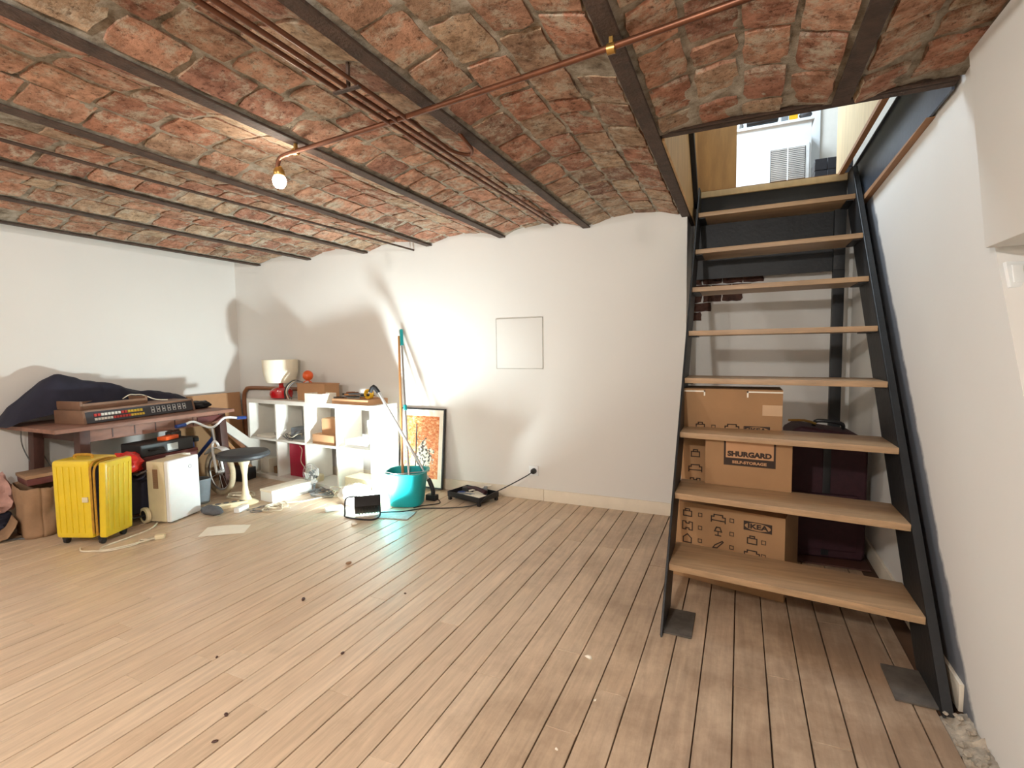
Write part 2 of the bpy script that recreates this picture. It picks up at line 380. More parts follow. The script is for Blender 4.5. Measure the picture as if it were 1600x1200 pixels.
MB().box((-.5, 4.30, 2.36), (XR+.15, YR+.12, 2.50)).build('slab', 'wall', ceil)
for i in range(0, 9):
    xj = JX[i]
    if not XL < xj < XR: continue
    ye = yend(xj) if xj < -.39 or xj > 0 else 4.30
    MB().box((xj-.031, YF, 2.256), (xj+.031, ye, 2.268)).box((xj-.006, YF, 2.26), (xj+.006, ye, 2.37)).build('joist', 'joist', ceil, bevel=.003, seg=1)
# edge steel of the stair opening
MB().box((-.353, 2.440, 2.272), (.72, 2.50, 2.286)).box((-.353, 2.446, 2.272), (.72, 2.457, 2.37)).build('edge_joist', 'joist', ceil, bevel=.003, seg=1)
bricks = []
def brick_bm(L, W, seed):
    """tile of 5 x 3 points with ragged edges, hanging down: local x width, y length, z down"""
    rnd = random.Random(seed); nx, ny = 4, 5; vs = []
    def J(s): return rnd.uniform(-s, s)
    for i in range(nx):
        for j in range(ny):
            u = i/(nx-1)-.5; v = j/(ny-1)-.5; ed = (i in (0, nx-1)) or (j in (0, ny-1)); co = (i in (0, nx-1)) and (j in (0, ny-1))
            k = .965 if co else 1
            vs.append((u*W*k+J(.005 if ed else .002), v*L*k+J(.006 if ed else .002), -(.011 if not ed else .009)+J(.0025)))
    base = len(vs)
    ring = [(i, 0) for i in range(nx)] + [(nx-1, j) for j in range(1, ny)] + [(i, ny-1) for i in range(nx-2, -1, -1)] + [(0, j) for j in range(ny-2, 0, -1)]
    for i, j in ring:
        p = vs[i*ny+j]; vs.append((p[0]*1.02, p[1]*1.02, .012))
    fs = [(i*ny+j, (i+1)*ny+j, (i+1)*ny+j+1, i*ny+j+1) for i in range(nx-1) for j in range(ny-1)]
    for k in range(len(ring)):
        a = ring[k][0]*ny+ring[k][1]; b = ring[(k+1) % len(ring)]; b = b[0]*ny+b[1]
        fs.append((b, a, base+k, base+(k+1) % len(ring)))
    return vs, fs
BL, BW = .222, .158
variants = [brick_bm(BL, BW, k) for k in range(10)]
vmesh = []
for vs, fs in variants:
    me = bpy.data.meshes.new('brick'); me.from_pydata(vs, [], fs)
    bm = bmesh.new(); bm.from_mesh(me); bmesh.ops.recalc_face_normals(bm, faces=bm.faces); bm.to_mesh(me); bm.free()
    me.shade_smooth(); me.set_sharp_from_angle(angle=R(35)); me.materials.append(M['brick']); vmesh.append(me)
def pix(p):
    v = Vector(p)-Vector((0,0,CH)); z = v.dot(cf_)
    if z < .1: return None
    return 800+FPX*v.dot(cr_)/z, 600+FPX*v.dot(cd_)/z, z
for i in range(len(JX)-1):
    a, b = JX[i]+.034, JX[i+1]-.034; n = 4; wd = (b-a)/n
    for k in range(n):
        xc = a + wd*(k+.5)
        if xc-.5*wd > XR-.03 or xc+.5*wd < XL+.03: continue
        y = YF + random.uniform(0, .12) + (.12 if k % 2 else 0); ye = yend((JX[i]+JX[i+1])/2)
        while y < ye:
            L = BL*random.choice((1, 1, 1, .94, .97, 1.0, .5)); yc = y+L/2
            sx = (wd-.018)/BW; sy = L/BL
            if yc+L/2 > ye:
                sy = (ye-y)/BL; yc = (y+ye)/2
            if sy > .2 and random.random() > .015:
                u = (xc-(JX[i]+JX[i+1])/2)/((JX[i+1]-JX[i])/2)
                slope = math.atan2(-.075*2*u, (JX[i+1]-JX[i])/2)
                z = vz(xc, i, yc) - random.uniform(0, .006)
                mt = Matrix.Translation((xc, yc, z)) @ Euler((random.uniform(-.012, .012), -slope, random.uniform(-.02, .02))).to_matrix().to_4x4() @ Matrix.Diagonal((sx*random.uniform(.97, 1.01), sy, 1, 1))
                bricks.append((mt, random.randrange(10)))
            y += L + random.choice((.016, .022, .028, .036))
inview = []; rest = []
for mt, k in bricks:
    p = pix(mt.translation)
    if p and -40 < p[0] < 1640 and -40 < p[1] < 700:
        d = (mt.translation-Vector((0,0,CH))); inview.append((p[2]**2*d.length/abs(d.z), mt, k))
    else: rest.append((mt, k))
inview.sort(key=lambda q: q[0])
for _, mt, k in inview[:300]:
    o = bpy.data.objects.new('brick', vmesh[k]); C.objects.link(o); o.matrix_world = mt; o.parent = ceil
rest += [(mt, k) for _, mt, k in inview[300:]]
rm = MB()
for mt, k in rest:
    rm.M = mt; rm.add(*variants[k])
rm.M = Matrix(); o = rm.build('brick_field', 'brick', ceil, smooth=True); o['kind'] = 'stuff'
o.data.set_sharp_from_angle(angle=R(35))

# exposed brick patch on the recess wall, behind the fifth and sixth treads
def patch_in(x, z):   # ragged outline
    return z > 1.50 + max(0, (x+.32))*.75 + .02*math.sin(x*40) and x < .10
for r_ in range(5):
    for c_ in range(4):
        x0 = -.44 + c_*.15 + (.07 if r_ % 2 else 0); z0 = 1.52 + r_*.072
        if patch_in(x0+.07, z0+.03):
            vs, fs = brick_bm(.14, .064, 40+r_*5+c_)
            mt = Matrix.Translation((x0+.07, YR-.004, z0+.03)) @ Matrix(((0,1,0,0),(0,0,1,0),(1,0,0,0),(0,0,0,1)))
            q = MB(); q.M = mt; q.add(vs, fs); q.build('brick', 'brick_dark', rec, smooth=True)

# ------------------------------------------------------------------ the storey above, seen through the opening
up = MB(); up.box((-2.0, 1.4, 2.501), (-.36, 6.6, 2.52)).box((-.36, 4.32, 2.501), (2.2, 6.6, 2.52)).box((-.36, 1.4, 2.501), (2.2, 2.49, 2.52)).box((XR+.02, 2.49, 2.57), (2.2, 4.32, 2.59))
struct(up.build('floor_upper', 'wood_strip'))
struct(MB().box((-2.0, 6.5, 2.5), (2.2, 6.6, 4.9)).build('wall_upper_back', 'white_gloss'))
struct(MB().box((-2.1, 1.4, 2.5), (-2.0, 6.6, 4.9)).build('wall_upper_left', 'wall'))
struct(MB().box((2.1, 1.4, 2.52), (2.2, 6.5, 4.9)).build('wall_upper_right', 'white_gloss'))
struct(MB().box((-2.1, 1.3, 2.5), (2.2, 1.4, 4.9)).build('wall_upper_front', 'wall'))
struct(MB().box((-2.1, 1.3, 4.9), (2.2, 6.6, 5.0)).build('ceiling_upper', 'white_gloss'))

# ------------------------------------------------------------------ more materials
M['black'] = simple('matt_black_plastic', '#1d1d1f', .45, 0, .2)
M['black_gloss'] = simple('glossy_black', '#141416', .2)
M['white'] = simple('white_plastic', '#e9ecec', .35, 0, .03)
M['white_lam'] = simple('white_laminate', '#e6e3da', .4, 0, .03)
M['cream'] = simple('cream_plastic', '#e2d6b2', .45, 0, .05)
M['yellow'] = simple('yellow_shell', '#e3c52c', .34, 0, .08, 6, .1, 30, coat=.2)
M['yellow_d'] = simple('yellow_zip_cloth', '#b98a2c', .8, 0, .2, 30)
M['kraft'] = simple('kraft_paper', '#96775a', .8, 0, .15, 8, .4, 9)
M['card'] = simple('brown_cardboard', '#9f7a55', .85, 0, .07, 5)
M['card_l'] = simple('light_cardboard', '#b98d66', .85, 0, .08, 5)
M['card_s'] = simple('clear_tape_on_cardboard', '#c09f7c', .35, 0, .05, 5)
M['print'] = simple('dark_brown_print', '#33241b', .8)
M['maroon'] = simple('maroon_nylon', '#35121c', .7, 0, .2, 30, .15, 200)
M['navy'] = simple('navy_cloth', '#262636', .85, 0, .25, 5, .3, 12)
M['pink'] = simple('dusty_pink_cloth', '#c39a90', .9, 0, .2, 12, .6, 14)
M['dkred'] = simple('dark_red_board', '#5a2622', .6, 0, .2)
M['red'] = simple('red_plastic', '#d22a22', .3, 0, .15, 10)
M['redglass'] = simple('red_glass', '#c00f1c', .08, 0, .1, coat=.6)
M['shade'] = simple('cream_lampshade', '#efe7d0', .8, 0, .04)
M['orange'] = simple('orange_plastic', '#e0602a', .3, 0, .1)
M['tablewood'] = simple('reddish_worn_table_wood', '#87604f', .55, 0, .3, 4, .2, 30, stretch=(5, 1.2, 5))
M['tabledark'] = simple('dark_turned_table_wood', '#4c2f27', .5, 0, .3, 6)
M['synthwood'] = simple('walnut_case_wood', '#7c5c47', .5, 0, .2, 5)
M['panel'] = simple('charcoal_panel', '#34343a', .4)
M['btn_w'] = simple('white_buttons', '#dcdad2', .4); M['btn_r'] = simple('red_buttons', '#b8332f', .4)
M['btn_y'] = simple('yellow_buttons', '#d8b63c', .4); M['btn_line'] = simple('white_printed_outline', '#aeb2b4', .5)
M['seat'] = simple('black_padded_vinyl', '#2a2c2f', .5, 0, .25, 14, .2, 40)
M['teal'] = simple('teal_bucket_plastic', '#1aa3a8', .35, 0, .05)
M['alu'] = simple('brushed_aluminium', '#c3c6c8', .3, .9, .08)
M['handle'] = simple('varnished_broomstick', '#b8814e', .45, 0, .15, 5)
M['cable_w'] = simple('off_white_cable', '#d9cfb8', .5); M['cable_g'] = simple('grey_cable', '#6d6c6a', .5); M['cable_b'] = simple('black_cable', '#201f20', .5)
M['tyre'] = simple('dusty_cream_tyre', '#b9a98c', .85, 0, .15, 20, .4, 80); M['blue'] = simple('blue_bike_paint', '#25407f', .3, .1)
M['greybin'] = simple('grey_plastic', '#7a8288', .5)
M['magenta'] = simple('crimson_folder', '#a8173a', .5, 0, .1)
M['paper'] = simple('white_paper', '#efe9da', .8, 0, .04)
M['paper_blue'] = simple('pale_blue_paper', '#bcc6c6', .8, 0, .2, 20)
M['brownframe'] = simple('brown_bentwood', '#8a5a3a', .45, 0, .2, 5)
M['bulb'] = simple('lit_bulb_glass', '#ffffff', .3, emit=(1, .9, .75, 1), estr=18)
M['led'] = simple('lit_lamp_face', '#ffffff', .3, emit=(.95, 1, 1, 1), estr=12)
M['brass'] = simple('brass_fitting', '#b08a4a', .35, .8)
M['tile'] = simple('dark_glazed_tile', '#2b2d33', .25)
M['ytape'] = simple('yellow_tape', '#e3b21c', .4)
M['white_bag'] = simple('thin_white_plastic_bag', '#eceae2', .45, 0, .05, 6, .6, 10)
M['grey_shoe'] = simple('grey_felt', '#5a5c60', .9, 0, .2, 20)
M['louvre'] = simple('white_louvre', '#e8ecec', .4); M['dark_gap'] = simple('dark_duct', '#3c4246', .9)

def mat_poster():
    m, t, b = base_mat('orange_art_print'); L = t.links; co = nd(t, 'ShaderNodeTexCoord')
    mp = nd(t, 'ShaderNodeMapping'); mp.inputs['Scale'].default_value = (1, 1, 1.6); L.new(co.outputs['Object'], mp.inputs[0])
    n = nd(t, 'ShaderNodeTexNoise', i_Scale=26, i_Detail=8, i_Roughness=.8); L.new(mp.outputs[0], n.inputs['Vector'])
    r = ramp(t, [(.38, srgb('#b5461c')), (.5, srgb('#d98344')), (.62, srgb('#efd0a4'))]); L.new(n.outputs['Fac'], r.inputs[0])
    v = nd(t, 'ShaderNodeTexVoronoi', i_Scale=24); L.new(co.outputs['Object'], v.inputs['Vector'])
    g = nd(t, 'ShaderNodeVectorMath', operation='DISTANCE'); g.inputs[1].default_value = (.02, 0, .30)
    s = nd(t, 'ShaderNodeVectorMath', operation='MULTIPLY'); s.inputs[1].default_value = (1.2, 0, .8); L.new(co.outputs['Object'], s.inputs[0])
    g.inputs[1].default_value = (.03, 0, .24); L.new(s.outputs[0], g.inputs[0])
    ad = nd(t, 'ShaderNodeMath', operation='MULTIPLY_ADD'); L.new(v.outputs['Distance'], ad.inputs[0]); ad.inputs[1].default_value = .14; L.new(g.outputs['Value'], ad.inputs[2])
    mk = ramp(t, [(.17, (1, 1, 1, 1)), (.20, (0, 0, 0, 1))]); L.new(ad.outputs[0], mk.inputs[0])
    n2 = nd(t, 'ShaderNodeTexNoise', i_Scale=38, i_Detail=3); L.new(co.outputs['Object'], n2.inputs['Vector'])
    bw = ramp(t, [(.47, srgb('#28231f')), (.5, srgb('#e9dfcb'))]); L.new(n2.outputs['Fac'], bw.inputs[0])
    L.new(mix(t, mk.outputs[0], r.outputs[0], bw.outputs[0]), b.inputs['Base Color']); b.inputs['Roughness'].default_value = .5
    return m
M['poster'] = mat_poster()

_tc = {}
def text(body, size, mat, parent, loc, rot, name='lettering', bold=0, sx=1, depth=.0006):
    cu = bpy.data.curves.new('t', 'FONT'); cu.body = body; cu.size = size; cu.align_x = 'CENTER'; cu.align_y = 'CENTER'
    cu.offset = bold; cu.extrude = depth; cu.resolution_u = 3
    o = bpy.data.objects.new('t', cu); C.objects.link(o)
    dg = bpy.context.evaluated_depsgraph_get(); me = bpy.data.meshes.new_from_object(o.evaluated_get(dg))
    bpy.data.objects.remove(o); me.materials.clear(); me.materials.append(M[mat])
    n = bpy.data.objects.new(name, me); C.objects.link(n); n.parent = parent; n.location = loc; n.rotation_euler = rot; n.scale = (sx, 1, 1)
    return n

# ------------------------------------------------------------------ staircase
st = thing('staircase', 'steep open-tread staircase of oak treads on dark steel stringers', 'staircase', (.18, 2.2, 0))
ox, oy = .18, 2.2
def S(mb): mb.M = Matrix.Translation((-ox, -oy, 0)); return mb
TZ = [.257, .547, .831, 1.118, 1.400, 1.692, 1.975, 2.279]; TY = [2.335, 2.556, 2.773, 3.005, 3.244, 3.494, 3.690, 3.960]
def yL(z): return 2.455 + (z-.257)*.762
for z, y in zip(TZ, TY):
    yl = yL(z); t_ = S(MB()).prism([(-.300, yl), (.660, y), (.660, y+.315), (-.300, yl+.315)], z-.030, z)
    t_.build('tread', 'tread', st, bevel=.003)
def yst(z): return 2.128 + .804*z
for side in (0, 1):
    xs = (-.309, -.301) if side == 0 else (.661, .669)
    D = .30; zt = 2.50
    ys_ = (lambda z: yL(z)-.012) if side == 0 else yst
    m_ = S(MB()); m_.prism([(ys_(0), .0), (ys_(0)+D, 0), (ys_(2.20)+D, 2.20), (ys_(zt)+.16, zt), (ys_(zt)-.02, zt)], xs[0], xs[1], 'x')
    # flanges of the channel turn outwards
    fx = (-.312, -.302) if side == 0 else (.661, .694)
    a = Vector(((fx[0]+fx[1])/2, ys_(.005)+.004, .005)); b = Vector(((fx[0]+fx[1])/2, ys_(zt)-.01, zt))
    m_.bar(a, b, fx[1]-fx[0], .008, (0, -.7, 1))
    m_.build('stringer', 'steel', st, bevel=.0015, seg=1)
    px0, px1 = (-.312, -.18) if side == 0 else (.535, .665)
    S(MB()).box((px0, ys_(0)+.04, 0), (px1, ys_(0)+.27, .008)).build('foot_plate', 'dusty_steel', st, bevel=.002)
for z, y in zip(TZ, TY):   # welded angle brackets under each tread
    for x0, x1, yy in ((-.300, -.255, yL(z)), (.615, .660, y)):
        S(MB()).box((x0, yy+.03, z-.036), (x1, yy+.27, z-.0305)).build('bracket', 'steel', st)
S(MB()).box((-.33, 4.28, 1.83), (.66, 4.292, 2.455)).build('landing_plate', 'steel', st)
S(MB()).box((.585, 4.22, 0), (.655, 4.279, 1.83)).box((.585, 4.22, 1.83), (.655, 4.279, 2.28)).build('post', 'steel', st, bevel=.004)
S(MB()).box((-.36, 4.26, 2.456), (.66, 4.33, 2.50)).build('landing_nosing', 'ply_pale', st, bevel=.003)
# steel trimmer along the right of the opening, timber strip under it
tr = MB().box((.712, 2.50, 2.262), (.722, 4.40, 2.555)).box((.700, 2.50, 2.548), (.722, 4.40, 2.558)).build('steel_trimmer', 'steel_blue', bevel=.002)
tag(tr, 'long slate-blue steel beam along the right edge of the stair opening', 'beam')
tr2 = MB().prism([(2.75, 2.2575), (4.40, 2.215), (4.40, 2.261), (2.75, 2.261)], .702, .734, 'x').build('timber_strip', 'wood_strip', bevel=.002)
tag(tr2, 'narrow brown timber strip under the blue steel beam', 'wood strip')
# light plywood lining on the left side of the opening and the sloping steel bar in front of it
pl_ = MB().box((-.352, 2.502, 2.262), (-.340, 4.335, 3.30)).build('plywood_lining', 'ply'); tag(pl_, 'light orange plywood lining the left side of the stair opening', 'board')
pb = MB().bar((-.3215, 4.12, 2.36), (-.3215, 3.46, 2.87), .03, .06).build('steel_bar', 'steel', bevel=.002); tag(pb, 'dark steel bar rising at the left of the stair opening', 'steel bar')
pg = MB().box((-.352, 4.34, 2.52), (-.055, 4.362, 3.45)).build('plywood_board', 'ply', bevel=.001); tag(pg, 'brown pine plywood panel standing at the top left of the stairs', 'board')
pg2 = MB().box((.612, 2.52, 2.52), (.634, 4.42, 3.42)).build('plywood_guard', 'ply_pale', bevel=.001); tag(pg2, 'pale plywood guard panel above the right side of the stair opening', 'board')
MB().box((.608, 2.52, 2.495), (.638, 4.42, 2.519)).build('bottom_edge', 'wood_strip', pg2)

# upper storey furniture seen from below
cb = thing('built_in_unit', 'white built-in unit with a louvred vent upstairs', 'cabinet', (.2, 5.5, 2.52))
MB().box((-.30, 0, 0), (.36, .6, .85)).build('body', 'white_gloss', cb, bevel=.004)
MB().box((-.32, -.02, .85), (.38, .6, .875)).build('worktop', 'white_gloss', cb, bevel=.003)
vt = MB().box((-.005, -.012, .30), (.345, 0, .655)).build('vent_frame', 'louvre', cb, bevel=.003)
MB().box((.025, -.0135, .33), (.315, -.0125, .625)).build('vent_opening', 'dark_gap', vt)
for cx in (.03, .175):
    for k in range(17):
        z = .335 + k*.0172
        MB().box((cx, -.02, z), (cx+.135, -.0135, z+.010), (R(25), 0, 0)).build('slat', 'louvre', vt)
MB().box((.165, -.022, .33), (.175, -.0134, .625)).build('mullion', 'louvre', vt)
tag(MB().tube([(.02, 5.52, 3.432), (.10, 5.51, 3.430), (.22, 5.51, 3.435), (.28, 5.52, 3.426)], [.036, .028], 10, 4).build('black_bag', 'black', smooth=True), 'black crumpled bag lying on the white unit upstairs', 'bag')
tag(MB().lathe([(.03, 0), (.034, .03), (.03, .05), (.012, .06)], 16, (-.045, 5.52, 3.396)).build('steel_pot', 'alu', smooth=True), 'small shiny pot at the left end of the white unit upstairs', 'pot')
tag(MB().box((.375, 5.485, 3.396), (.445, 5.54, 3.48)).build('yellow_box', 'ytape', bevel=.003), 'yellow packet on the white unit upstairs', 'box')
tag(MB().box((.31, 5.485, 3.396), (.367, 5.54, 3.46)).build('grey_box', 'greybin', bevel=.003), 'grey packet left of the yellow packet upstairs', 'box')
tag(MB().ball((.51, 5.52, 3.43), .045, 12, (1.2, 1, .7)).build('grey_bundle', 'grey_shoe', smooth=True), 'grey bundle right of the yellow packet upstairs', 'bundle')
dr = thing('door_1', None, None, (.9, 5.95, 2.52)); dr['kind'] = 'structure'
MB().box((-.30, 0, 0), (-.22, .12, 2.1)).box((.6, 0, 0), (.68, .12, 2.1)).box((-.22, 0, 2.02), (.6, .12, 2.1)).build('door_frame', 'white_gloss', dr, bevel=.003)
dl = MB().box((-.215, .03, 0), (.595, .07, 2.02)).build('door_leaf', 'white_lam', dr, bevel=.002)
MB().tube([(-.05, .03, .80), (-.05, -.03, .80), (.05, -.035, .80)], .011, 8).build('door_handle', 'alu', dl, smooth=True)
ts = thing('tiled_step', 'dark tiled step beside the white unit upstairs', 'step', (.66, 5.2, 2.52))
for i in range(3):
    for k in range(4):
        MB().box((-.10+i*.095, 0, k*.10), (-.008+i*.095, .25, k*.10+.096)).build('tile', 'tile', ts, bevel=.002, seg=1)

# ------------------------------------------------------------------ pipes, conduit and bulb on the ceiling
def pipe(name, pts, r, label, group=None, mat='copper', n=10, smooth=6):
    o = MB().tube(pts, r, n, smooth).build(name, mat, smooth=True); return tag(o, label, 'pipe', group)
p0 = thing('conduit_pipe', 'copper conduit crossing under the brick vaults to the bare bulb', 'pipe', (-1.93, 1.76, 2.2))
MB().tube([(-.068, .0, -.045), (-.058, -.005, -.012), (-.01, -.01, .012), (.2, -.008, .024), (.8, -.06, .028), (1.64, -.165, .028), (2.64, -.33, .030)], .0105, 10, 6).build('tube', 'copper', p0, smooth=True)
for x, y in ((.05, .0), (1.55, -.155)):
    MB().lathe([(.016, -.012), (.016, .012)], 12, (x, y, .022), 'x').box((x-.006, y-.006, .03), (x+.006, y+.006, .056)).build('clip', 'brass', p0, smooth=True)
lb = thing('light_bulb', 'lit round bulb hanging bare from the end of the copper conduit', 'light bulb', (-1.997, 1.765, 2.110))
MB().lathe([(.012, .066), (.024, .045), (.026, .028), (.022, .022)], 16).build('socket', 'brass', lb, smooth=True)
MB().lathe([(.004, -.036), (.018, -.032), (.028, -.018), (.031, 0), (.027, .014), (.018, .026)], 20).build('bulb_glass', 'bulb', lb, smooth=True)
pipe('copper_pipe', [(-1.315, YF, 2.225), (-1.315, 1.4, 2.225), (-1.32, 2.0, 2.225), (-1.37, 3.2, 2.27), (-1.425, YB, 2.312)], .0085, 'leftmost copper pipe of the three running together to the back wall')
pipe('copper_pipe', [(-1.275, YF, 2.225), (-1.275, 1.4, 2.225), (-1.275, 2.0, 2.225), (-1.33, 3.2, 2.27), (-1.385, YB, 2.318)], .0085, 'middle copper pipe of the three running together to the back wall')
pipe('copper_pipe', [(-1.225, YF, 2.225), (-1.225, 1.2, 2.225), (-1.232, 1.90, 2.222), (-1.225, 2.05, 2.214), (-1.18, 2.13, 2.214), (-1.145, 2.10, 2.222), (-1.14, 2.03, 2.235), (-1.155, 2.0, 2.262)], .0085, 'copper pipe whose end curls up into a hook under the vault')
for x_, y_ in ((-1.27, 1.43), (-1.27, .2)):
    c_ = MB().box((x_-.06, y_-.008, 2.212), (x_+.055, y_+.008, 2.218)).box((x_+.0, y_-.005, 2.215), (x_+.010, y_+.005, 2.345))
    tag(c_.build('pipe_clip', 'joist'), ('dark steel clip holding the three copper pipes near the crossing conduit' if y_ > 1 else 'dark steel clip on the three copper pipes nearest the camera'), 'clip', 'clips of the three copper pipes')
pipe('thin_pipe', [(-2.93, YF, 2.235), (-2.93, 1.2, 2.235), (-2.84, 3.0, 2.238), (-2.80, YB, 2.238)], .008, 'thin dark pipe along the vaults left of the bulb', mat='joist')
pipe('thin_pipe', [(-2.965, YF, 2.245), (-2.965, 1.2, 2.245), (-2.875, 3.0, 2.246), (-2.835, YB, 2.246)], .005, 'thinner pale-edged pipe close beside the dark pipe left of the bulb', mat='copper')

# ------------------------------------------------------------------ wall fittings
so = thing('wall_socket', 'white wall socket with a black plug above the skirting', 'socket', (-1.612, YB, .253))
MB().box((-.042, -.011, -.042), (.042, 0, .042)).build('face_plate', 'white', so, bevel=.003)
MB().lathe([(.02, -.045), (.024, -.035), (.024, -.011)], 16, (.006, 0, 0), 'y').build('plug', 'black', so, smooth=True)
sw = thing('light_switch', 'white double light switch in the niche of the right wall', 'switch', (.782, 2.088, 1.508))
MB().box((-.045, -.012, -.042), (.045, 0, .042)).build('switch_plate', 'white', sw, bevel=.004)
for sx in (-1, 1): MB().box((sx*.018-.016, -.017, -.028), (sx*.018+.016, -.012, .028), (R(4), 0, 0)).build('rocker', 'white', sw, bevel=.002)
sw.rotation_euler = (R(-14), 0, R(24))

# ------------------------------------------------------------------ moving boxes and suitcase behind the stairs
def logo_box(parent, x, z, w_, h_, y=-.0012):
    MB().prism([(x-w_/2, z-h_/2), (x+w_/2, z-h_/2), (x+w_/2, z+h_/2), (x-w_/2, z+h_/2)], y+.0004, y+.0011, 'y').build('logo_plate', 'print', parent)
    MB().prism([(x+w_*.46*math.cos(a), z+h_*.42*math.sin(a)) for a in [k*math.pi/12 for k in range(24)]], y-.0002, y+.0005, 'y').build('logo_oval', 'card', parent)
    text('IKEA', h_*.72, 'print', parent, (x, y-.0007, z), (R(90), 0, 0), bold=h_*.03, sx=1.35, depth=.0003)
def icons(parent, x0, z0, dx, dz, cols, rows, s=.04, y=-.0012):
    mb = MB(); th = s*.13
    def ln(a, b, w=th):
        mb.bar((x0_+a[0]*s, y, z0_+a[1]*s), (x0_+b[0]*s, y, z0_+b[1]*s), .001, w, (0, 1, 0)) if False else seg(a, b, w)
    def seg(a, b, w):
        a = Vector((x0_+a[0]*s, z0_+a[1]*s)); b = Vector((x0_+b[0]*s, z0_+b[1]*s)); d = (b-a)
        if d.length < 1e-6: return
        d.normalize(); n = Vector((-d.y, d.x))*w/2; a -= d*w/2; b += d*w/2
        mb.prism([tuple(a-n), tuple(b-n), tuple(b+n), tuple(a+n)], y, y+.0008, 'y')
    def poly(pts, close=True, w=th):
        for i in range(len(pts)-(0 if close else 1)): seg(pts[i], pts[(i+1) % len(pts)], w)
    sh = {
     'bag': lambda: (poly([(-.5,-.4),(.5,-.4),(.5,.25),(-.5,.25)]), poly([(-.25,.25),(-.25,.5),(.25,.5),(.25,.25)], False)),
     'sofa': lambda: (poly([(-.8,-.3),(.8,-.3),(.8,.15),(.5,.15),(.5,.4),(-.5,.4),(-.5,.15),(-.8,.15)]), poly([(-.8,-.3),(-.8,-.5)], False), poly([(.8,-.3),(.8,-.5)], False)),
     'lamp': lambda: (poly([(-.4,0),(.4,0),(.2,.5),(-.2,.5)]), poly([(0,0),(0,-.5)], False), poly([(-.3,-.5),(.3,-.5)], False)),
     'house': lambda: (poly([(-.5,-.5),(.5,-.5),(.5,.1),(0,.55),(-.5,.1)]),),
     'hanger': lambda: (poly([(-.6,-.35),(.6,-.35),(0,.15)]), poly([(0,.15),(0,.4),(.15,.5)], False)),
     'jar': lambda: (poly([(-.3,-.5),(.3,-.5),(.3,.15),(-.3,.15)]), seg((-.25,.35),(.25,.35),th*2.2), seg((0,-.3),(0,-.05),th*3)),
     'brush': lambda: (poly([(-.6,-.5),(-.35,-.1),(.5,.5),(.6,.4),(-.1,-.4)]),),
     'puzzle': lambda: (poly([(-.6,-.5),(-.2,-.5),(-.2,-.3),(.2,-.3),(.2,-.5),(.6,-.5),(.6,.5),(.2,.5),(.2,.3),(-.2,.3),(-.2,.5),(-.6,.5)]),),
    }
    kinds = ['bag','sofa','puzzle','lamp','house','brush','hanger','sofa','jar','bag']
    k = 0
    for r_ in range(rows):
        for c_ in range(cols):
            x0_, z0_ = x0+c_*dx, z0-r_*dz; sh[kinds[k % len(kinds)]](); k += 1
            x0_ += dx*.42; s_ = s; s = s*.42
            poly([(-.5,-.5),(.5,-.5),(.5,.5),(-.5,.5)], True, th*.6); s = s_
    mb.build('printed_icons', 'print', parent)['kind'] = 'stuff'
bC = thing('cardboard_box', 'lowest cardboard box behind the stairs, printed with icon rows and an oval logo', 'box', (-.34, 2.932, 0), R(-13), 'moving boxes behind the stairs')
MB().box((0, 0, 0), (.572, .43, .435)).build('carton', 'card', bC, bevel=.004)
MB().box((0.0, .19, .4352), (.572, .235, .4358)).build('tape', 'card_s', bC)
icons(bC, .085, .375, .165, .073, 2, 5, .045); logo_box(bC, .445, .365, .135, .048)
icons(bC, .42, .29, .13, .073, 1, 3, .045)
bB = thing('cardboard_box', 'cardboard box with framed dark lettering in the middle of the stack behind the stairs', 'box', (-.17, 2.935, .436), R(-5), 'moving boxes behind the stairs')
MB().box((0, 0, 0), (.42, .16, .37)).build('carton', 'card', bB, bevel=.003)
MB().box((.095, -.0006, .225), (.345, -.0001, .365)).build('label_frame', 'print', bB)
MB().box((.105, -.0012, .266), (.335, -.0006, .357)).build('label_field', 'card_l', bB)
text('SHURGARD', .036, 'print', bB, (.22, -.0015, .287), (R(90), 0, 0), bold=.0022, sx=1.12)
text('SELF-STORAGE', .020, 'card_l', bB, (.22, -.0011, .243), (R(90), 0, 0), bold=.0008, sx=1.25)
bA = thing('cardboard_box', 'tall cardboard box with a taped top at the back of the stack behind the stairs', 'box', (-.315, 3.12, .436), 0, 'moving boxes behind the stairs')
MB().box((0, 0, 0), (.53, .24, .62)).build('carton', 'card', bA, bevel=.003)
MB().box((.43, -.0008, .475), (.529, -.0002, .535)).build('tape', 'card_s', bA)
icons(bA, .105, .40, .17, .082, 2, 1, .045); icons(bA, .08, .235, .3, .085, 1, 3, .045); logo_box(bA, .405, .39, .13, .045)
for a, b in (((.0, -.0015, .602), (.13, -.0005, .610)), ((.122, -.0015, .58), (.13, -.0005, .610)), ((.35, -.0015, .602), (.53, -.0005, .610)), ((.35, -.0015, .575), (.358, -.0005, .610))):
    MB().box(a, b).build('paper_tape', 'paper', bA)
ms = thing('suitcase', 'large maroon soft suitcase standing behind the stair treads', 'suitcase', (.48, 3.62, .012), R(4))
MB().prism([(-.21, 0), (.19, 0), (.20, .05), (.20, .68), (.15, .76), (-.15, .80), (-.21, .76)], -.14, .16, 'y').build('shell', 'maroon', ms, bevel=.03, seg=3)
MB().prism([(-.17, .06), (.15, .06), (.15, .40), (-.17, .40)], -.165, -.139, 'y').build('front_pocket', 'maroon', ms, bevel=.012)
MB().box((-.03, -.146, .02), (.01, -.139, .74)).build('strap', 'black', ms, bevel=.002)
MB().tube([(-.06, .0, .79), (-.04, -.02, .822), (.08, -.02, .81), (.10, 0, .775)], .012, 8, 4).build('handle', 'black', ms, smooth=True)
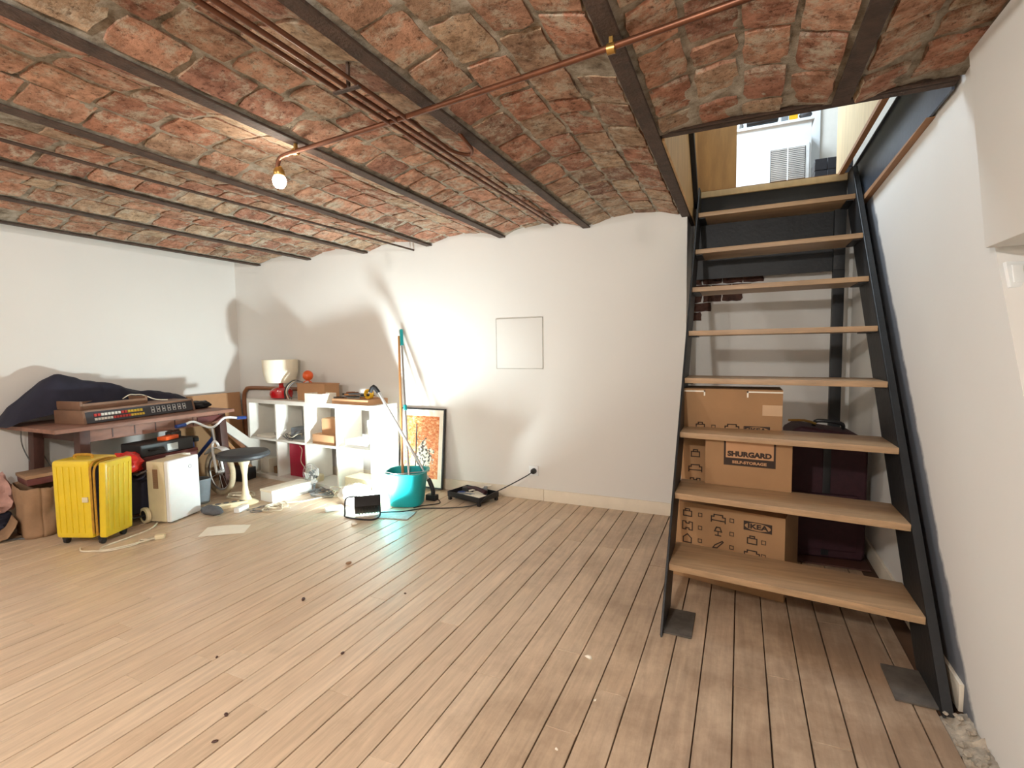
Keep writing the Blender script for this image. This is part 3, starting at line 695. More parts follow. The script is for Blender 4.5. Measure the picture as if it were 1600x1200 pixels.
MB().box((-.155, -.172, .30), (-.147, -.1655, .36)).build('zip_pull', 'alu', ms)
for sx in (-.15, .14):
    MB().lathe([(.022, -.012), (.022, .012)], 14, (sx, -.10, .010), 'x').build('wheel', 'black', ms, smooth=True)
bo = MB().box((.06, 3.385, 0.001), (.70, 3.95, .010)).build('dark_board', 'tabledark', bevel=.001); tag(bo, 'dark flat board on the floor under the maroon suitcase', 'board')
tg = MB().tube([(.28, 3.56, .835), (.36, 3.50, .845), (.42, 3.52, .825)], .008, 6, 3).build('gold_strap', 'brass', smooth=True); tag(tg, 'pale gold strip lying on top of the maroon suitcase', 'strip')

# ------------------------------------------------------------------ cube shelf unit
SH = thing('shelf_unit', 'low white eight-cube shelf unit full of clutter near the back wall', 'shelf unit', (-4.74, 3.640, 0), R(-5.3))
SW, SD, SHT = 1.82, .31, .82
MB().box((0, 0, SHT-.04), (SW, SD, SHT)).build('top_panel', 'white_lam', SH, bevel=.002)
MB().box((0, 0, .0), (SW, SD, .04)).build('bottom_panel', 'white_lam', SH, bevel=.002)
for x in (0, SW-.04): MB().box((x, 0, .041), (x+.04, SD, SHT-.041)).build('side_panel', 'white_lam', SH, bevel=.002)
cw = (SW-.08-.06)/4
for k in (1, 2, 3):
    x = .04 + k*cw + (k-1)*.02; MB().box((x, .002, .041), (x+.02, SD-.002, SHT-.041)).build('divider', 'white_lam', SH, bevel=.001)
for k in range(4):
    x = .04 + k*(cw+.02); MB().box((x+.001, .002, .40), (x+cw-.001, SD-.002, .42)).build('shelf_board', 'white_lam', SH, bevel=.001)
SM = Matrix.Translation((-4.74, 3.640, 0)) @ Matrix.Rotation(R(-5.3), 4, 'Z')
def sp(x, y, z): return SM @ Vector((x, y, z))
def cell(k): return .04 + k*(cw+.02)
ANG = R(-5.3)
def boxthing(name, mat, p, d, label, cat, rz=ANG, bevel=.003, group=None):
    o = MB().box((-d[0]/2, -d[1]/2, 0), (d[0]/2, d[1]/2, d[2])).build(name, mat, None, p, rz, bevel=bevel); return tag(o, label, cat, group)
# on top: table lamp
tl = thing('table_lamp', 'table lamp with a cream shade and squat red glass base on the white shelf unit', 'lamp', sp(.36, .16, SHT), 0)
MB().lathe([(.075, 0), (.105, .012), (.115, .05), (.108, .088), (.07, .112), (.028, .122), (.024, .135)], 32).build('glass_base', 'redglass', tl, smooth=True)
MB().lathe([(.022, .135), (.024, .160), (.012, .165), (.012, .175)], 16).build('lamp_socket', 'red', tl, smooth=True)
ls = MB().lathe([(.130, .168), (.150, .20), (.168, .28), (.174, .405), (.171, .405), (.165, .28), (.147, .20), (.127, .168)], 40, cap=False).build('lamp_shade', 'shade', tl, smooth=True)
# cable bundle, orange globe, cardboard box
cbx = thing('cardboard_carton', 'small brown cardboard box on the white shelf unit', 'box', sp(.88, .20, SHT), ANG)
MB().box((-.20, -.09, 0), (.20, .09, .165)).build('carton', 'card_l', cbx, bevel=.003)
MB().box((-.205, -.095, .160), (.205, .095, .169)).build('lid', 'card_l', cbx, bevel=.002)
og = thing('orange_globe', 'small orange globe on a clip foot on top of the cardboard carton', 'lamp', sp(.76, .18, SHT+.170), 0)
MB().ball((0, 0, .075), .052, 20).build('globe', 'orange', og, smooth=True)
for a in range(3): MB().tube([(0, 0, .03), (.035*math.cos(a*2.1), .035*math.sin(a*2.1), .015), (.045*math.cos(a*2.1), .045*math.sin(a*2.1), 0.004)], .005, 6).build('foot', 'orange', og, smooth=True)
def cable(pts, r, mat, label, name='cable', group=None, cat='cable', smooth=6, n=6):
    return tag(MB().tube(pts, r, n, smooth).build(name, mat, smooth=True), label, cat, group)
for j, (mt_, rr, lb_) in enumerate((('black', .010, 'black thick cable arching beside the cardboard carton'), ('cable_w', .006, 'white cable looped beside the cardboard carton'), ('cable_g', .006, 'grey cable arching behind the cardboard carton'))):
    a0 = .56 + j*.02
    cable([sp(a0, .06+j*.02, SHT+rr), sp(a0-.005, .06, SHT+.08), sp(a0+.04, .06, SHT+.15), sp(a0+.10, .09, SHT+.185+rr), sp(a0+.16, .12, SHT+.176+rr)], rr, mt_, lb_)
# white open box and clutter
ob = thing('open_box', 'small white open-topped box on the front edge of the white shelf unit', 'box', sp(1.10, .045, SHT), ANG)
MB().box((-.11, -.08, 0), (.11, .08, .004)).build('bottom', 'paper', ob)
for a, b in (((-.12,-.084,0),(.12,-.080,.09)), ((-.12,.080,0),(.12,.084,.09)), ((-.124,-.08,0),(-.12,.08,.09)), ((.12,-.08,0),(.124,.08,.09))): MB().box(a, b).build('side', 'paper', ob)
rr_ = random.Random(3)
nm = [('screwdriver','handle','tool'), ('pliers','black','tool'), ('pencil','handle','pencil'), ('metal_rod','alu','tool'), ('marker','cable_b','pen'), ('file_tool','greybin','tool'), ('wooden_stick','brownframe','stick')]
JL = [('%s %s' % (l_, e_)) for e_ in ('low in the tool jumble on the shelf unit', 'on top of the tool jumble on the shelf unit') for l_ in ('tan-handled screwdriver', 'black pliers', 'tan pencil', 'shiny metal rod', 'black marker', 'grey file', 'brown wooden stick')]
for k in range(14):
    a, mt_, ct = nm[k % 7]; c_ = sp(1.35+.30*rr_.random(), .05+.17*rr_.random(), SHT+.058+.011*(k//4)); an = rr_.uniform(-.6, .6); l = rr_.uniform(.05, .12); r0 = rr_.uniform(.005, .010)
    o = MB().tube([(-l, 0, 0), (0, 0, .001), (l*.4, 0, 0)], r0, 8).tube([(l*.4, 0, 0), (l, 0, 0)], r0*.5, 8).build(a, mt_, None, c_, an, smooth=True)
    tag(o, JL[k], ct, 'jumble of small tools on the shelf unit')
boxthing('shallow_carton', 'card_l', sp(1.52, .14, SHT), (.46, .25, .047), 'shallow brown carton under the tools on the shelf unit', 'box')
tag(MB().lathe([(.028, -.018), (.045, -.018), (.045, .018), (.028, .018), (.028, -.018)], 24, (0, 0, .046), 'y', cap=False).build('tape_roll', 'ytape', None, sp(1.66, .12, SHT+.047), ANG, smooth=True), 'roll of yellow tape standing on the right end of the white shelf unit', 'tape')
tag(MB().box((-.09, -.06, 0), (.09, .06, .02)).build('blue_pouch', 'paper_blue', None, sp(1.50, .15, SHT+.048), ANG+.2, bevel=.004), 'pale blue flat packet among the tools on the white shelf unit', 'packet')
# inside the cubes
z1, z2 = .42, .04
tag(MB().ball((0, 0, .035), .035, 14, (1.2, 1, 1)).build('black_ball', 'black', None, sp(cell(0)+.30, .12, z1), smooth=True), 'small black ball in the top left cube of the shelf unit', 'ball')
boxthing('paper_stack', 'paper', sp(cell(0)+.18, .12, z1), (.24, .17, .02), 'low stack of white paper in the top left cube of the shelf unit', 'paper')
boxthing('grey_case', 'greybin', sp(cell(1)+.20, .17, z1), (.20, .14, .12), 'grey case behind wires in the second upper cube of the shelf unit', 'case', ANG+.3)
for j in range(5):
    r0 = random.Random(60+j); c0 = (cell(1)+.10+.05*j, .07, z1+.02+.016*j)
    cable([sp(c0[0]+.07*math.cos(a)*(1+.3*r0.random()), c0[1]+.045*math.sin(a), c0[2]+.02*math.sin(a*2+j)) for a in [k*.7 for k in range(10)]], .004, ('cable_g', 'cable_b', 'cable_w', 'cable_g', 'cable_g')[j], ('lowest grey', 'black', 'white', 'upper grey', 'topmost grey')[j]+' wire coil in the second upper cube of the shelf unit', 'wire_coil', 'wires in the second upper cube')
boxthing('flat_carton', 'card_l', sp(cell(2)+.21, .13, z1), (.30, .20, .09), 'tan carton lying flat in the third upper cube of the shelf unit', 'box')
bx = boxthing('tilted_carton', 'card_l', sp(cell(2)+.24, .17, z1+.091), (.22, .15, .15), 'tan carton standing tilted on the flat carton in the third upper cube', 'box', ANG+.25)
boxthing('white_case', 'white', sp(cell(3)+.20, .13, z1), (.28, .18, .07), 'flat white case in the top right cube of the shelf unit', 'case')
boxthing('white_carton', 'paper', sp(cell(3)+.29, .21, z1+.0705), (.14, .09, .17), 'white carton standing on the flat case in the top right cube', 'box')
tag(MB().box((-.16, -.006, 0), (.16, .006, .33)).build('crimson_folder', 'magenta', None, sp(cell(1)+.22, .10, z2), ANG, bevel=.003), 'large crimson folder standing in the second lower cube of the shelf unit', 'folder')
cable([sp(cell(1)+.24, .08, .36), sp(cell(1)+.30, .06, .33), sp(cell(1)+.29, .05, .22), sp(cell(1)+.36, .04, .15), sp(cell(1)+.37, .03, .05)], .004, 'cable_w', 'white cable hanging in front of the crimson folder')
boxthing('small_white_box', 'paper', sp(cell(0)+.14, .12, z2), (.14, .14, .15), 'small white box in the bottom left cube of the shelf unit', 'box')
boxthing('brown_bundle', 'kraft', sp(cell(0)+.31, .14, z2), (.12, .12, .07), 'brown paper bundle in the bottom left cube of the shelf unit', 'bundle')
boxthing('beige_tray', 'cream', sp(cell(3)+.21, .12, z2), (.32, .18, .10), 'beige tray in the bottom right cube of the shelf unit', 'tray')
# small desk fan in third lower cube
fn_ = thing('wire_fan', 'small grey desk fan tangled in cables in front of the third lower cube', 'fan', sp(cell(2)+.22, -.10, 0), 0)
MB().lathe([(.06, 0), (.062, .012), (.02, .02), (.012, .03), (.012, .12)], 20).build('stand', 'greybin', fn_, smooth=True)
MB().lathe([(.012, -.02), (.04, -.02), (.042, .02), (.015, .03)], 20, (0, 0, .16), 'y').build('motor', 'greybin', fn_, smooth=True)
for rr in (.03, .055, .08, .10): MB().tube([(rr*math.cos(a), -.03, .17+rr*math.sin(a)) for a in [k*math.pi/10 for k in range(20)]], .0022, 5, closed=True).build('guard_ring', 'alu', fn_, smooth=True)
for k in range(4):
    a = k*math.pi/2+.3; MB().grid(lambda u, v: ((.02+.07*u)*math.cos(a+(v-.5)*.8), -.02+.02*(v-.5), .17+(.02+.07*u)*math.sin(a+(v-.5)*.8)), 3, 3).build('blade', 'white', fn_, solid=.002)
tag(MB().lathe([(.05, 0), (.055, .03), (.05, .06)], 20).build('spool', 'cream', None, sp(cell(2)+.06, .08, z2), smooth=True), 'cream spool in the third lower cube of the shelf unit', 'spool')
# bentwood frame behind the shelf unit
bf = MB().tube([(-5.17, 3.945, .02), (-5.17, 3.945, .55), (-5.17, 3.945, .80), (-5.13, 3.945, .88), (-5.04, 3.945, .905), (-4.5, 3.945, .905), (-4.15, 3.945, .905)], .022, 10, 6).build('bentwood_frame', 'brownframe', smooth=True)
tag(bf, 'brown bentwood frame with a rounded corner behind the left end of the white shelf unit', 'frame')
# framed print
fr = thing('framed_print', 'framed orange print with a dark frame leaning beside the teal bucket', 'picture', (-2.73, 3.865, .018), 0)
fr.rotation_euler = (R(-6.5), 0, 0)
MB().box((-.235, 0, 0), (.235, .014, .73)).build('mount', 'paper', fr)
for a, b in (((-.25, -.006, 0), (-.235, .018, .745)), ((.235, -.006, 0), (.25, .018, .745)), ((-.235, -.006, 0), (.235, .018, .015)), ((-.235, -.006, .730), (.235, .018, .745))): MB().box(a, b).build('frame_rail', 'black', fr, bevel=.001)
MB().box((-.19, -.0015, .09), (.19, -.0002, .67)).build('print_sheet', 'poster', fr)
# ------------------------------------------------------------------ bucket, poles
bk = thing('bucket', 'teal plastic mop bucket holding poles', 'bucket', (-2.575, 3.46, 0), R(20)); bk.scale = (1.12, 1.05, 1.04)
MB().lathe([(.11, 0), (.12, .006), (.150, .262), (.166, .268), (.166, .276), (.146, .276), (.117, .012), (.0015, .010)], 40, sq=3.4, cap=False).lathe([(.11, .0), (.0015, .0)], 40, sq=3.4, cap=False).build('tub', 'teal', bk, smooth=True)
MB().tube([(-.17, 0, .268), (-.15, -.06, .275), (-.02, -.185, .292), (.12, -.10, .285), (.17, 0, .268)], .004, 6, 5).build('wire_handle', 'alu', bk, smooth=True)
def pole(name, p, q, r, mat, label, cat, extra=None):
    d = Vector(q)-Vector(p); t_ = thing(name, label, cat, p)
    MB().tube([(0, 0, 0), d], r, 12).build('shaft', mat, t_, smooth=True)
    if extra: extra(t_, d)
    return t_
pole('broomstick', (-2.60, 3.44, .014), (-2.98, 3.945, 1.44), .0115, 'handle', 'varnished wooden broomstick leaning from the teal bucket to the wall', 'broom')
def teal_grip(t_, d):
    MB().tube([d*.90, d], .016, 12).build('grip', 'teal', t_, smooth=True)
    MB().tube([d*.505, d*.535], .016, 12).build('collar', 'teal', t_, smooth=True)
pole('mop_pole', (-2.545, 3.46, .014), (-2.95, 3.945, 1.50), .011, 'alu', 'aluminium mop pole with a teal grip leaning from the bucket', 'mop', teal_grip)
def hookx(t_, d):
    MB().tube([d*.0, d*.0+Vector((.02, 0, .0)), d*.25+Vector((.022, 0, 0))], .004, 6).build('side_rod', 'cable_g', t_, smooth=True)
pole('grey_rod', (-2.53, 3.50, .014), (-2.74, 3.86, .62), .006, 'cable_g', 'thin dark grey rod standing in the teal bucket behind the poles', 'rod', hookx)
vw = thing('vacuum_wand', 'long grey vacuum tube leaning on the end of the white shelf unit', 'vacuum tube', (-2.45, 3.62, .0))
w0, w1 = Vector((.0, .0, .16)), Vector((-.46, -.10, .96))
MB().tube([w0, w1], .013, 12).build('tube', 'alu', vw, smooth=True)
MB().tube([w1*.97+w0*.03, w1+Vector((-.03, -.01, .03)), w1+Vector((-.06, -.02, -.02))], .018, 10, 3).build('grip', 'black', vw, smooth=True)
MB().tube([w0+(w1-w0)*.03, w0, (.03, 0, .09), (.03, 0, .05)], .019, 10, 3).build('elbow', 'black', vw, smooth=True)
MB().box((-.03, -.03, 0), (.07, .03, .05)).build('floor_nozzle', 'black', vw, bevel=.01)
# ------------------------------------------------------------------ work lamp
wk = thing('work_lamp', 'small black work lamp on a wire stand, shining at the wall beside the bucket', 'work lamp', (-2.68, 3.085, 0))
q = WN.to_track_quat('Z', 'Y')
def wmat(mb): mb.M = Matrix.Translation((0, 0, .088)) @ q.to_matrix().to_4x4(); return mb
hs = wmat(MB()).box((-.10, -.068, -.045), (.10, .062, .048)).build('housing', 'black', wk, bevel=.008)
for k in range(7): wmat(MB()).box((-.08+k*.024, -.05, -.062), (-.074+k*.024, .05, -.0455)).build('cooling_fin', 'black', hs, bevel=.001, seg=1)
wmat(MB()).box((-.082, -.05, .0485), (.082, .05, .0525)).build('lit_face', 'led', wk)
MB().tube([(-.06, -.02, .15), (-.115, -.08, .155), (-.135, -.10, .13), (-.135, -.11, .03), (-.11, -.12, .007), (.08, -.11, .007), (.13, -.06, .007), (.12, .0, .02), (.10, .02, .10)], .006, 8, 5).build('wire_stand', 'black', wk, smooth=True)
tag(MB().box((-.14, -.09, 0), (.14, .09, .006)).build('glossy_leaflet', 'paper_blue', None, (-2.47, 3.16, .0025), R(12), bevel=.001), 'pale blue leaflet on the floor between the lamp and the bucket', 'leaflet')
# crumpled plastic bag behind the lamp
def blob(name, mat, c, r, sc, seed, amp, label, cat, n=24, fr_=4.):
    mb = MB().ball((0, 0, 0), 1, n); vs = []
    for p in mb.v:
        p = Vector(p); k = 1 + amp*noise.noise(p*fr_*.5+Vector((seed, 0, 0))) + amp*.5*noise.noise(p*fr_*1.3+Vector((0, seed, 0)))
        vs.append((p.x*r*sc[0]*k, p.y*r*sc[1]*k, max(-.98*r*sc[2]*.8, p.z*r*sc[2]*k)))
    lo = min(v[2] for v in vs); mb.v = [(v[0], v[1], v[2]-lo) for v in vs]
    return tag(mb.build(name, mat, None, c, smooth=True), label, cat)
blob('plastic_bag', 'white_bag', (-2.98, 3.27, .002), .15, (1.2, .6, .62), 3, .45, 'crumpled white plastic bag on the floor behind the work lamp', 'bag')
# ------------------------------------------------------------------ tray of tools by the socket
tt = thing('tool_tray', 'shallow black tray of small tools on the floor by the skirting', 'tray', (-2.10, 3.76, 0), R(-14))
MB().box((-.18, -.12, .03), (.18, .12, .036)).build('base', 'black', tt)
for a, b in (((-.18,-.125,.03),(.18,-.118,.075)), ((-.18,.118,.03),(.18,.125,.075)), ((-.187,-.125,.03),(-.18,.125,.075)), ((.18,-.125,.03),(.187,.125,.075))): MB().box(a, b).build('rim', 'black', tt, bevel=.001)
for sx in (-.17, .17):
    for sy in (-.11, .11): MB().box((sx-.012, sy-.012, 0), (sx+.012, sy+.012, .031)).build('foot', 'black', tt)
TM = Matrix.Translation((-2.10, 3.76, 0)) @ Matrix.Rotation(R(-14), 4, 'Z')
def tp(x, y, z): return TM @ Vector((x, y, z))
tag(MB().lathe([(.022, -.012), (.036, -.012), (.036, .012), (.022, .012), (.022, -.012)], 20, (0, 0, .012), 'z', cap=False).build('blue_tape', 'blue', None, tp(-.10, -.04, .037), 0, smooth=True), 'roll of blue tape in the black tool tray', 'tape')
tag(MB().tube([(-.13, 0, 0), (-.03, 0, .015), (.10, 0, .0)], [.012, .02], 8, 3).build('plum_handle_tool', 'maroon', None, tp(.04, .02, .085), R(-20), smooth=True), 'plum-handled tool lying on top in the black tray', 'tool')
boxthing('white_card', 'paper', tp(-.03, .03, .0365), (.20, .14, .012), 'white card under the tools in the black tray', 'card', R(5))
boxthing('white_pad', 'paper', tp(.10, -.04, .0365), (.12, .09, .03), 'white pad at the right of the black tray', 'pad', R(-25))
boxthing('black_pouch', 'black', tp(-.11, .06, .0365), (.10, .07, .045), 'black pouch at the back left of the black tray', 'pouch', R(12))
tag(MB().tube([(-.09, 0, 0), (.0, 0, .008), (.08, 0, 0)], .008, 8, 3).build('grey_screwdriver', 'greybin', None, tp(-.02, -.07, .062), R(14), smooth=True), 'grey screwdriver lying along the front of the black tray', 'tool')
tag(MB().tube([(-.10, 0, 0), (.10, 0, .03)], .007, 8).build('white_rod', 'paper', None, tp(.02, .07, .075), R(40), smooth=True), 'white rod sticking up across the back of the black tray', 'rod')
boxthing('clamp', 'greybin', tp(.08, .07, .0365), (.03, .08, .07), 'grey upright clamp at the back of the black tray', 'clamp', R(20))
cable([(-1.606, 3.925, .253), (-1.65, 3.86, .22), (-1.80, 3.75, .135), (-1.90, 3.66, .085), (-1.98, 3.58, .02), (-2.16, 3.47, .006), (-2.35, 3.38, .006), (-2.45, 3.24, .012), (-2.58, 3.10, .03)], .0045, 'cable_b', 'black cable from the wall socket along the floor to the work lamp', n=8)
cable([(-2.43, 3.63, .02), (-2.36, 3.62, .006), (-2.31, 3.54, .006), (-2.40, 3.44, .006), (-2.44, 3.36, .006)], .004, 'cable_b', 'short dark cable lying right of the teal bucket')
# ------------------------------------------------------------------ stool
sl = thing('stool', 'round black-topped stool with a white trumpet pedestal', 'stool', (-3.885, 2.93, 0))
MB().lathe([(.098, 0), (.10, .008), (.085, .018), (.05, .035), (.03, .08), (.020, .16), (.020, .25), (.032, .33), (.055, .385), (.07, .395)], 36).build('pedestal', 'cream', sl, smooth=True)
MB().lathe([(.02, .396), (.17, .398), (.205, .415), (.21, .435), (.195, .455), (.12, .466), (.001, .468)], 40, cap=False).build('seat', 'seat', sl, smooth=True)
# ------------------------------------------------------------------ white box, adapters, cables on the floor
wbx = thing('white_box', 'long low white box on the floor in front of the shelf unit', 'box', (-3.67, 3.02, 0), R(-7))
MB().box((-.17, 0, 0), (0, .40, .10)).build('body', 'white', wbx, bevel=.004)
MB().box((-.173, -.003, .085), (.003, .403, .104)).build('lid', 'paper', wbx, bevel=.003)
ps = thing('power_strip', 'off-white power strip with a row of outlets beside the stool foot', 'power strip', (-3.93, 2.78, .0), R(60))
MB().box((-.16, -.032, 0), (.16, .032, .04)).build('body', 'cream', ps, bevel=.004)
for k in range(5): MB().lathe([(.021, .0405), (.023, .043), (.019, .0432)], 14, (-.12+k*.06, 0, 0)).build('outlet', 'cable_g', ps, smooth=True)
boxthing('power_adapter', 'white', (-3.73, 2.77, .001), (.05, .12, .04), 'white power adapter on the floor in front of the stool', 'adapter', R(15), .006)
blob('grey_slipper', 'grey_shoe', (-3.88, 2.62, .001), .10, (1.15, .55, .38), 8, .2, 'dark grey felt slipper on the floor right of the white appliance', 'slipper')
rnd = random.Random(11)
def tangle(c, r, n, mat, label, rad=.0045, grp=None, seed=0, name='cable_tangle', h=.02):
    rg = random.Random(seed); pts = []
    for k in range(n):
        a = k*2.1+rg.uniform(-.5, .5); q_ = r*rg.uniform(.35, 1); pts.append((c[0]+q_*math.cos(a), c[1]+q_*math.sin(a)*.8, rad+.001+rg.uniform(0, h)))
    return cable(pts, rad, mat, label, name, grp)
tangle((-3.52, 2.92), .15, 16, 'cable_w', 'tangled off-white cable in front of the long white box', .0055, None, 1)
tangle((-3.60, 2.84), .12, 10, 'cable_g', 'thin grey wire in the tangle in front of the long white box', .003, None, 2)
tangle((-4.05, 3.02), .16, 12, 'cable_w', 'off-white cable heaped left of the stool foot', .006, None, 3, h=.04)
tangle((-3.45, 3.36), .17, 18, 'cable_g', 'grey cable tangle under the small desk fan', .004, None, 4, h=.05)
tangle((-3.30, 3.42), .12, 12, 'cable_w', 'pale cable tangle right of the small desk fan', .004, None, 5, h=.06)
cable([(-3.6, 3.02, .006), (-3.45, 3.15, .006), (-3.38, 3.30, .006), (-3.25, 3.38, .006)], .006, 'cable_w', 'pale straight cable running along the floor towards the fan')
boxthing('white_block', 'white', (-3.02, 3.07, .001), (.05, .14, .03), 'small white block on the floor left of the work lamp', 'adapter', R(-35), .006)
tag(MB().grid(lambda u, v: ((u-.5)*.30, (v-.5)*.20, .003+.004*math.sin(u*5)*v), 8, 6).build('paper_sheet', 'paper', None, (-3.43, 2.41, 0), R(38), solid=.0008), 'sheet of white paper lying on the floor in front of the appliance', 'paper')
cable([(-4.92, 1.60, .008), (-4.78, 1.64, .006), (-4.66, 1.70, .006), (-4.60, 1.74, .006), (-4.70, 1.66, .006), (-4.86, 1.56, .006)], .006, 'cable_g', 'grey cable on the floor at the far left in front of the paper bag')
# debris on the floor
for i, (x, y, s_, mt_) in enumerate([(-.561, 1.971, .014, 'paper'), (-.469, 1.734, .007, 'paper'), (-.523, 1.46, .007, 'paper'), (-2.164, 2.303, .018, 'kraft'), (-2.071, 1.865, .014, 'tabledark'), (-1.618, 2.131, .007, 'tabledark'), (-1.54, 1.585, .009, 'tabledark'), (-1.663, 1.134, .010, 'tabledark'), (-1.582, 1.034, .009, 'tabledark'), (-2.02, 1.35, .007, 'tabledark'), (-2.62, 2.86, .02, 'paper')]):
    mb = MB().ball((0, 0, 0), s_, 6, (1.2, .7, .5)); mb.v = [tuple(Vector(p)*(1+.5*noise.noise(Vector(p)*80+Vector((i, 0, 0))))) for p in mb.v]
    lo = min(v[2] for v in mb.v)
    tag(mb.build('debris_crumb', mt_, None, (x, y, -lo), i*1.3), ('small pale crumb of debris on the plank floor' if mt_ == 'paper' else 'small dark crumb of debris on the plank floor'), 'debris', 'pale crumbs on the floor' if mt_ == 'paper' else 'dark crumbs on the floor')

# ------------------------------------------------------------------ yellow suitcase
ys = thing('suitcase', 'yellow ribbed hard-shell suitcase standing half unzipped', 'suitcase', (-4.145, 1.945, 0), R(21))
s1 = MB().box((-.175, -.125, .045), (.095, .115, .585)).build('rear_shell', 'yellow', ys, bevel=.035, seg=4)
lid = MB().box((.0, -.12, .0), (.05, .118, .525)).build('front_shell', 'yellow', ys, bevel=.022, seg=4)
lid.location = (.128, 0, .05); lid.rotation_euler = (0, R(3), R(2))
for k in range(5): MB().box((-.15+k*.044, -.1295, .085), (-.132+k*.044, -.1235, .545)).build('rib', 'yellow', s1, bevel=.0028)
for k in range(5): MB().box((.049, -.098+k*.044, .04), (.055, -.080+k*.044, .49)).build('rib', 'yellow', lid, bevel=.0028)
MB().tube([(.099, -.120, .08), (.103, -.122, .4), (.101, -.108, .555), (.103, 0, .578), (.103, .105, .555)], .008, 6, 4).build('zip', 'yellow_d', ys, smooth=True)
MB().tube([(.126, -.122, .07), (.130, -.124, .4), (.130, -.108, .545), (.134, 0, .572), (.134, .10, .545)], .007, 6, 4).build('zip', 'yellow_d', ys, smooth=True)
MB().box((.04, -.133, .30), (.08, -.123, .335)).build('lock', 'cream', ys, bevel=.003)
MB().tube([(-.10, -.02, .585), (-.09, -.02, .606), (.02, -.02, .606), (.03, -.02, .585)], .009, 8, 4).build('handle', 'yellow_d', ys, smooth=True)
for sx in (-.13, .13):
    for sy in (-.09, .08):
        MB().lathe([(.021, -.011), (.023, 0), (.021, .011)], 16, (sx, sy, .023), 'x').build('wheel', 'black', ys, smooth=True)
        MB().box((sx-.018, sy-.018, .030), (sx+.018, sy+.018, .052)).build('caster', 'black', ys, bevel=.004)
MB().box((.098, -.105, .08), (.128, .10, .54)).build('lining', 'navy', ys)
cable([(-4.02, 1.79, .008), (-3.95, 1.765, .006), (-3.87, 1.80, .006), (-3.78, 1.85, .006), (-3.74, 1.98, .006), (-3.80, 2.04, .006), (-3.73, 2.08, .006)], .005, 'cable_w', 'pale cable lying in front of the yellow suitcase')
cable([(-4.02, 2.28, .02), (-3.97, 2.20, .006), (-3.93, 2.04, .006), (-3.90, 1.86, .006), (-3.82, 1.84, .006), (-3.74, 2.0, .012), (-3.72, 2.10, .012)], .006, 'cable_w', 'cream power cord of the white appliance on the floor')
tag(MB().box((-.03, -.018, 0), (.03, .018, .03)).build('plug', 'cream', None, (-3.715, 2.12, .0), R(50), bevel=.006), 'cream plug at the end of the appliance cord', 'plug')
# ------------------------------------------------------------------ white appliance
pu = thing('dehumidifier', 'white box-shaped portable appliance with a side grille', 'appliance', (-4.08, 2.46, 0), R(14))
MB().box((-.10, -.145, .012), (.055, .145, .478)).build('body', 'cream', pu, bevel=.008)
MB().box((.056, -.148, .010), (.098, .148, .484)).build('front_panel', 'white', pu, bevel=.018, seg=3)
MB().tube([(.099, .055+.014*math.cos(a), .405+.014*math.sin(a)) for a in [k*math.pi/8 for k in range(16)]], .0018, 5, closed=True).build('emblem_ring', 'greybin', pu, smooth=True)
gr = MB().box((-.045, -.147, .27), (.0, -.1455, .42)).build('side_grille', 'kraft', pu)
for k in range(10): MB().box((-.043, -.149, .278+k*.014), (-.002, -.147, .284+k*.014)).build('grille_slat', 'kraft', gr)
for sx in (-.06, .06):
    for sy in (-.11, .11): MB().box((sx-.015, sy-.015, 0), (sx+.015, sy+.015, .013)).build('foot', 'black', pu)
# ------------------------------------------------------------------ paper bag, pink cloth, box left
bg = thing('paper_bag', 'brown paper carrier bag on the floor left of the yellow suitcase', 'bag', (-4.73, 1.86, 0), R(-14))
def bagfn(u, v):
    a = 2*math.pi*u; c_, s_ = math.cos(a), math.sin(a); q_ = (abs(c_)**4+abs(s_)**4)**-.25
    k = 1+.10*noise.noise(Vector((c_*2, s_*2, v*3)))+.06*v
    return (.205*c_*q_*k, .10*s_*q_*k, v*.36+.015*noise.noise(Vector((c_*3, s_*3, 9)))*v)
MB().grid(bagfn, 40, 14).build('bag_body', 'kraft', bg, solid=.003, smooth=True)
MB().box((-.17, -.07, .002), (.17, .07, .006)).build('bag_bottom', 'kraft', bg)
MB().grid(lambda u, v: (-.12+.26*u+.03*math.sin(v*5), -.12-.12*v, .13*(1-v)**2+.004+.012*noise.noise(Vector((u*5, v*5, 1)))), 14, 12).build('torn_flap', 'kraft', bg, solid=.003, smooth=True)
rb2 = thing('flat_box', 'dark red flat box with a pale lid lying on the paper bag', 'box', (-4.74, 1.90, .372), R(-14)); rb2.rotation_euler = (R(3), R(-4), R(-14))
MB().box((-.21, -.10, 0), (.21, .10, .045)).build('case', 'dkred', rb2, bevel=.003)
MB().box((-.215, -.105, .046), (.215, .105, .07)).build('lid', 'kraft', rb2, bevel=.004)
blob('pink_cloth', 'pink', (-5.0, 1.74, .14), .15, (.75, .7, 1.0), 5, .4, 'dusty pink cloth bundled at the far left beside the paper bag', 'cloth')
blob('dark_bag', 'navy', (-5.0, 1.72, .0), .13, (1.0, .8, .62), 6, .3, 'dark bag on the floor under the pink cloth', 'bag')
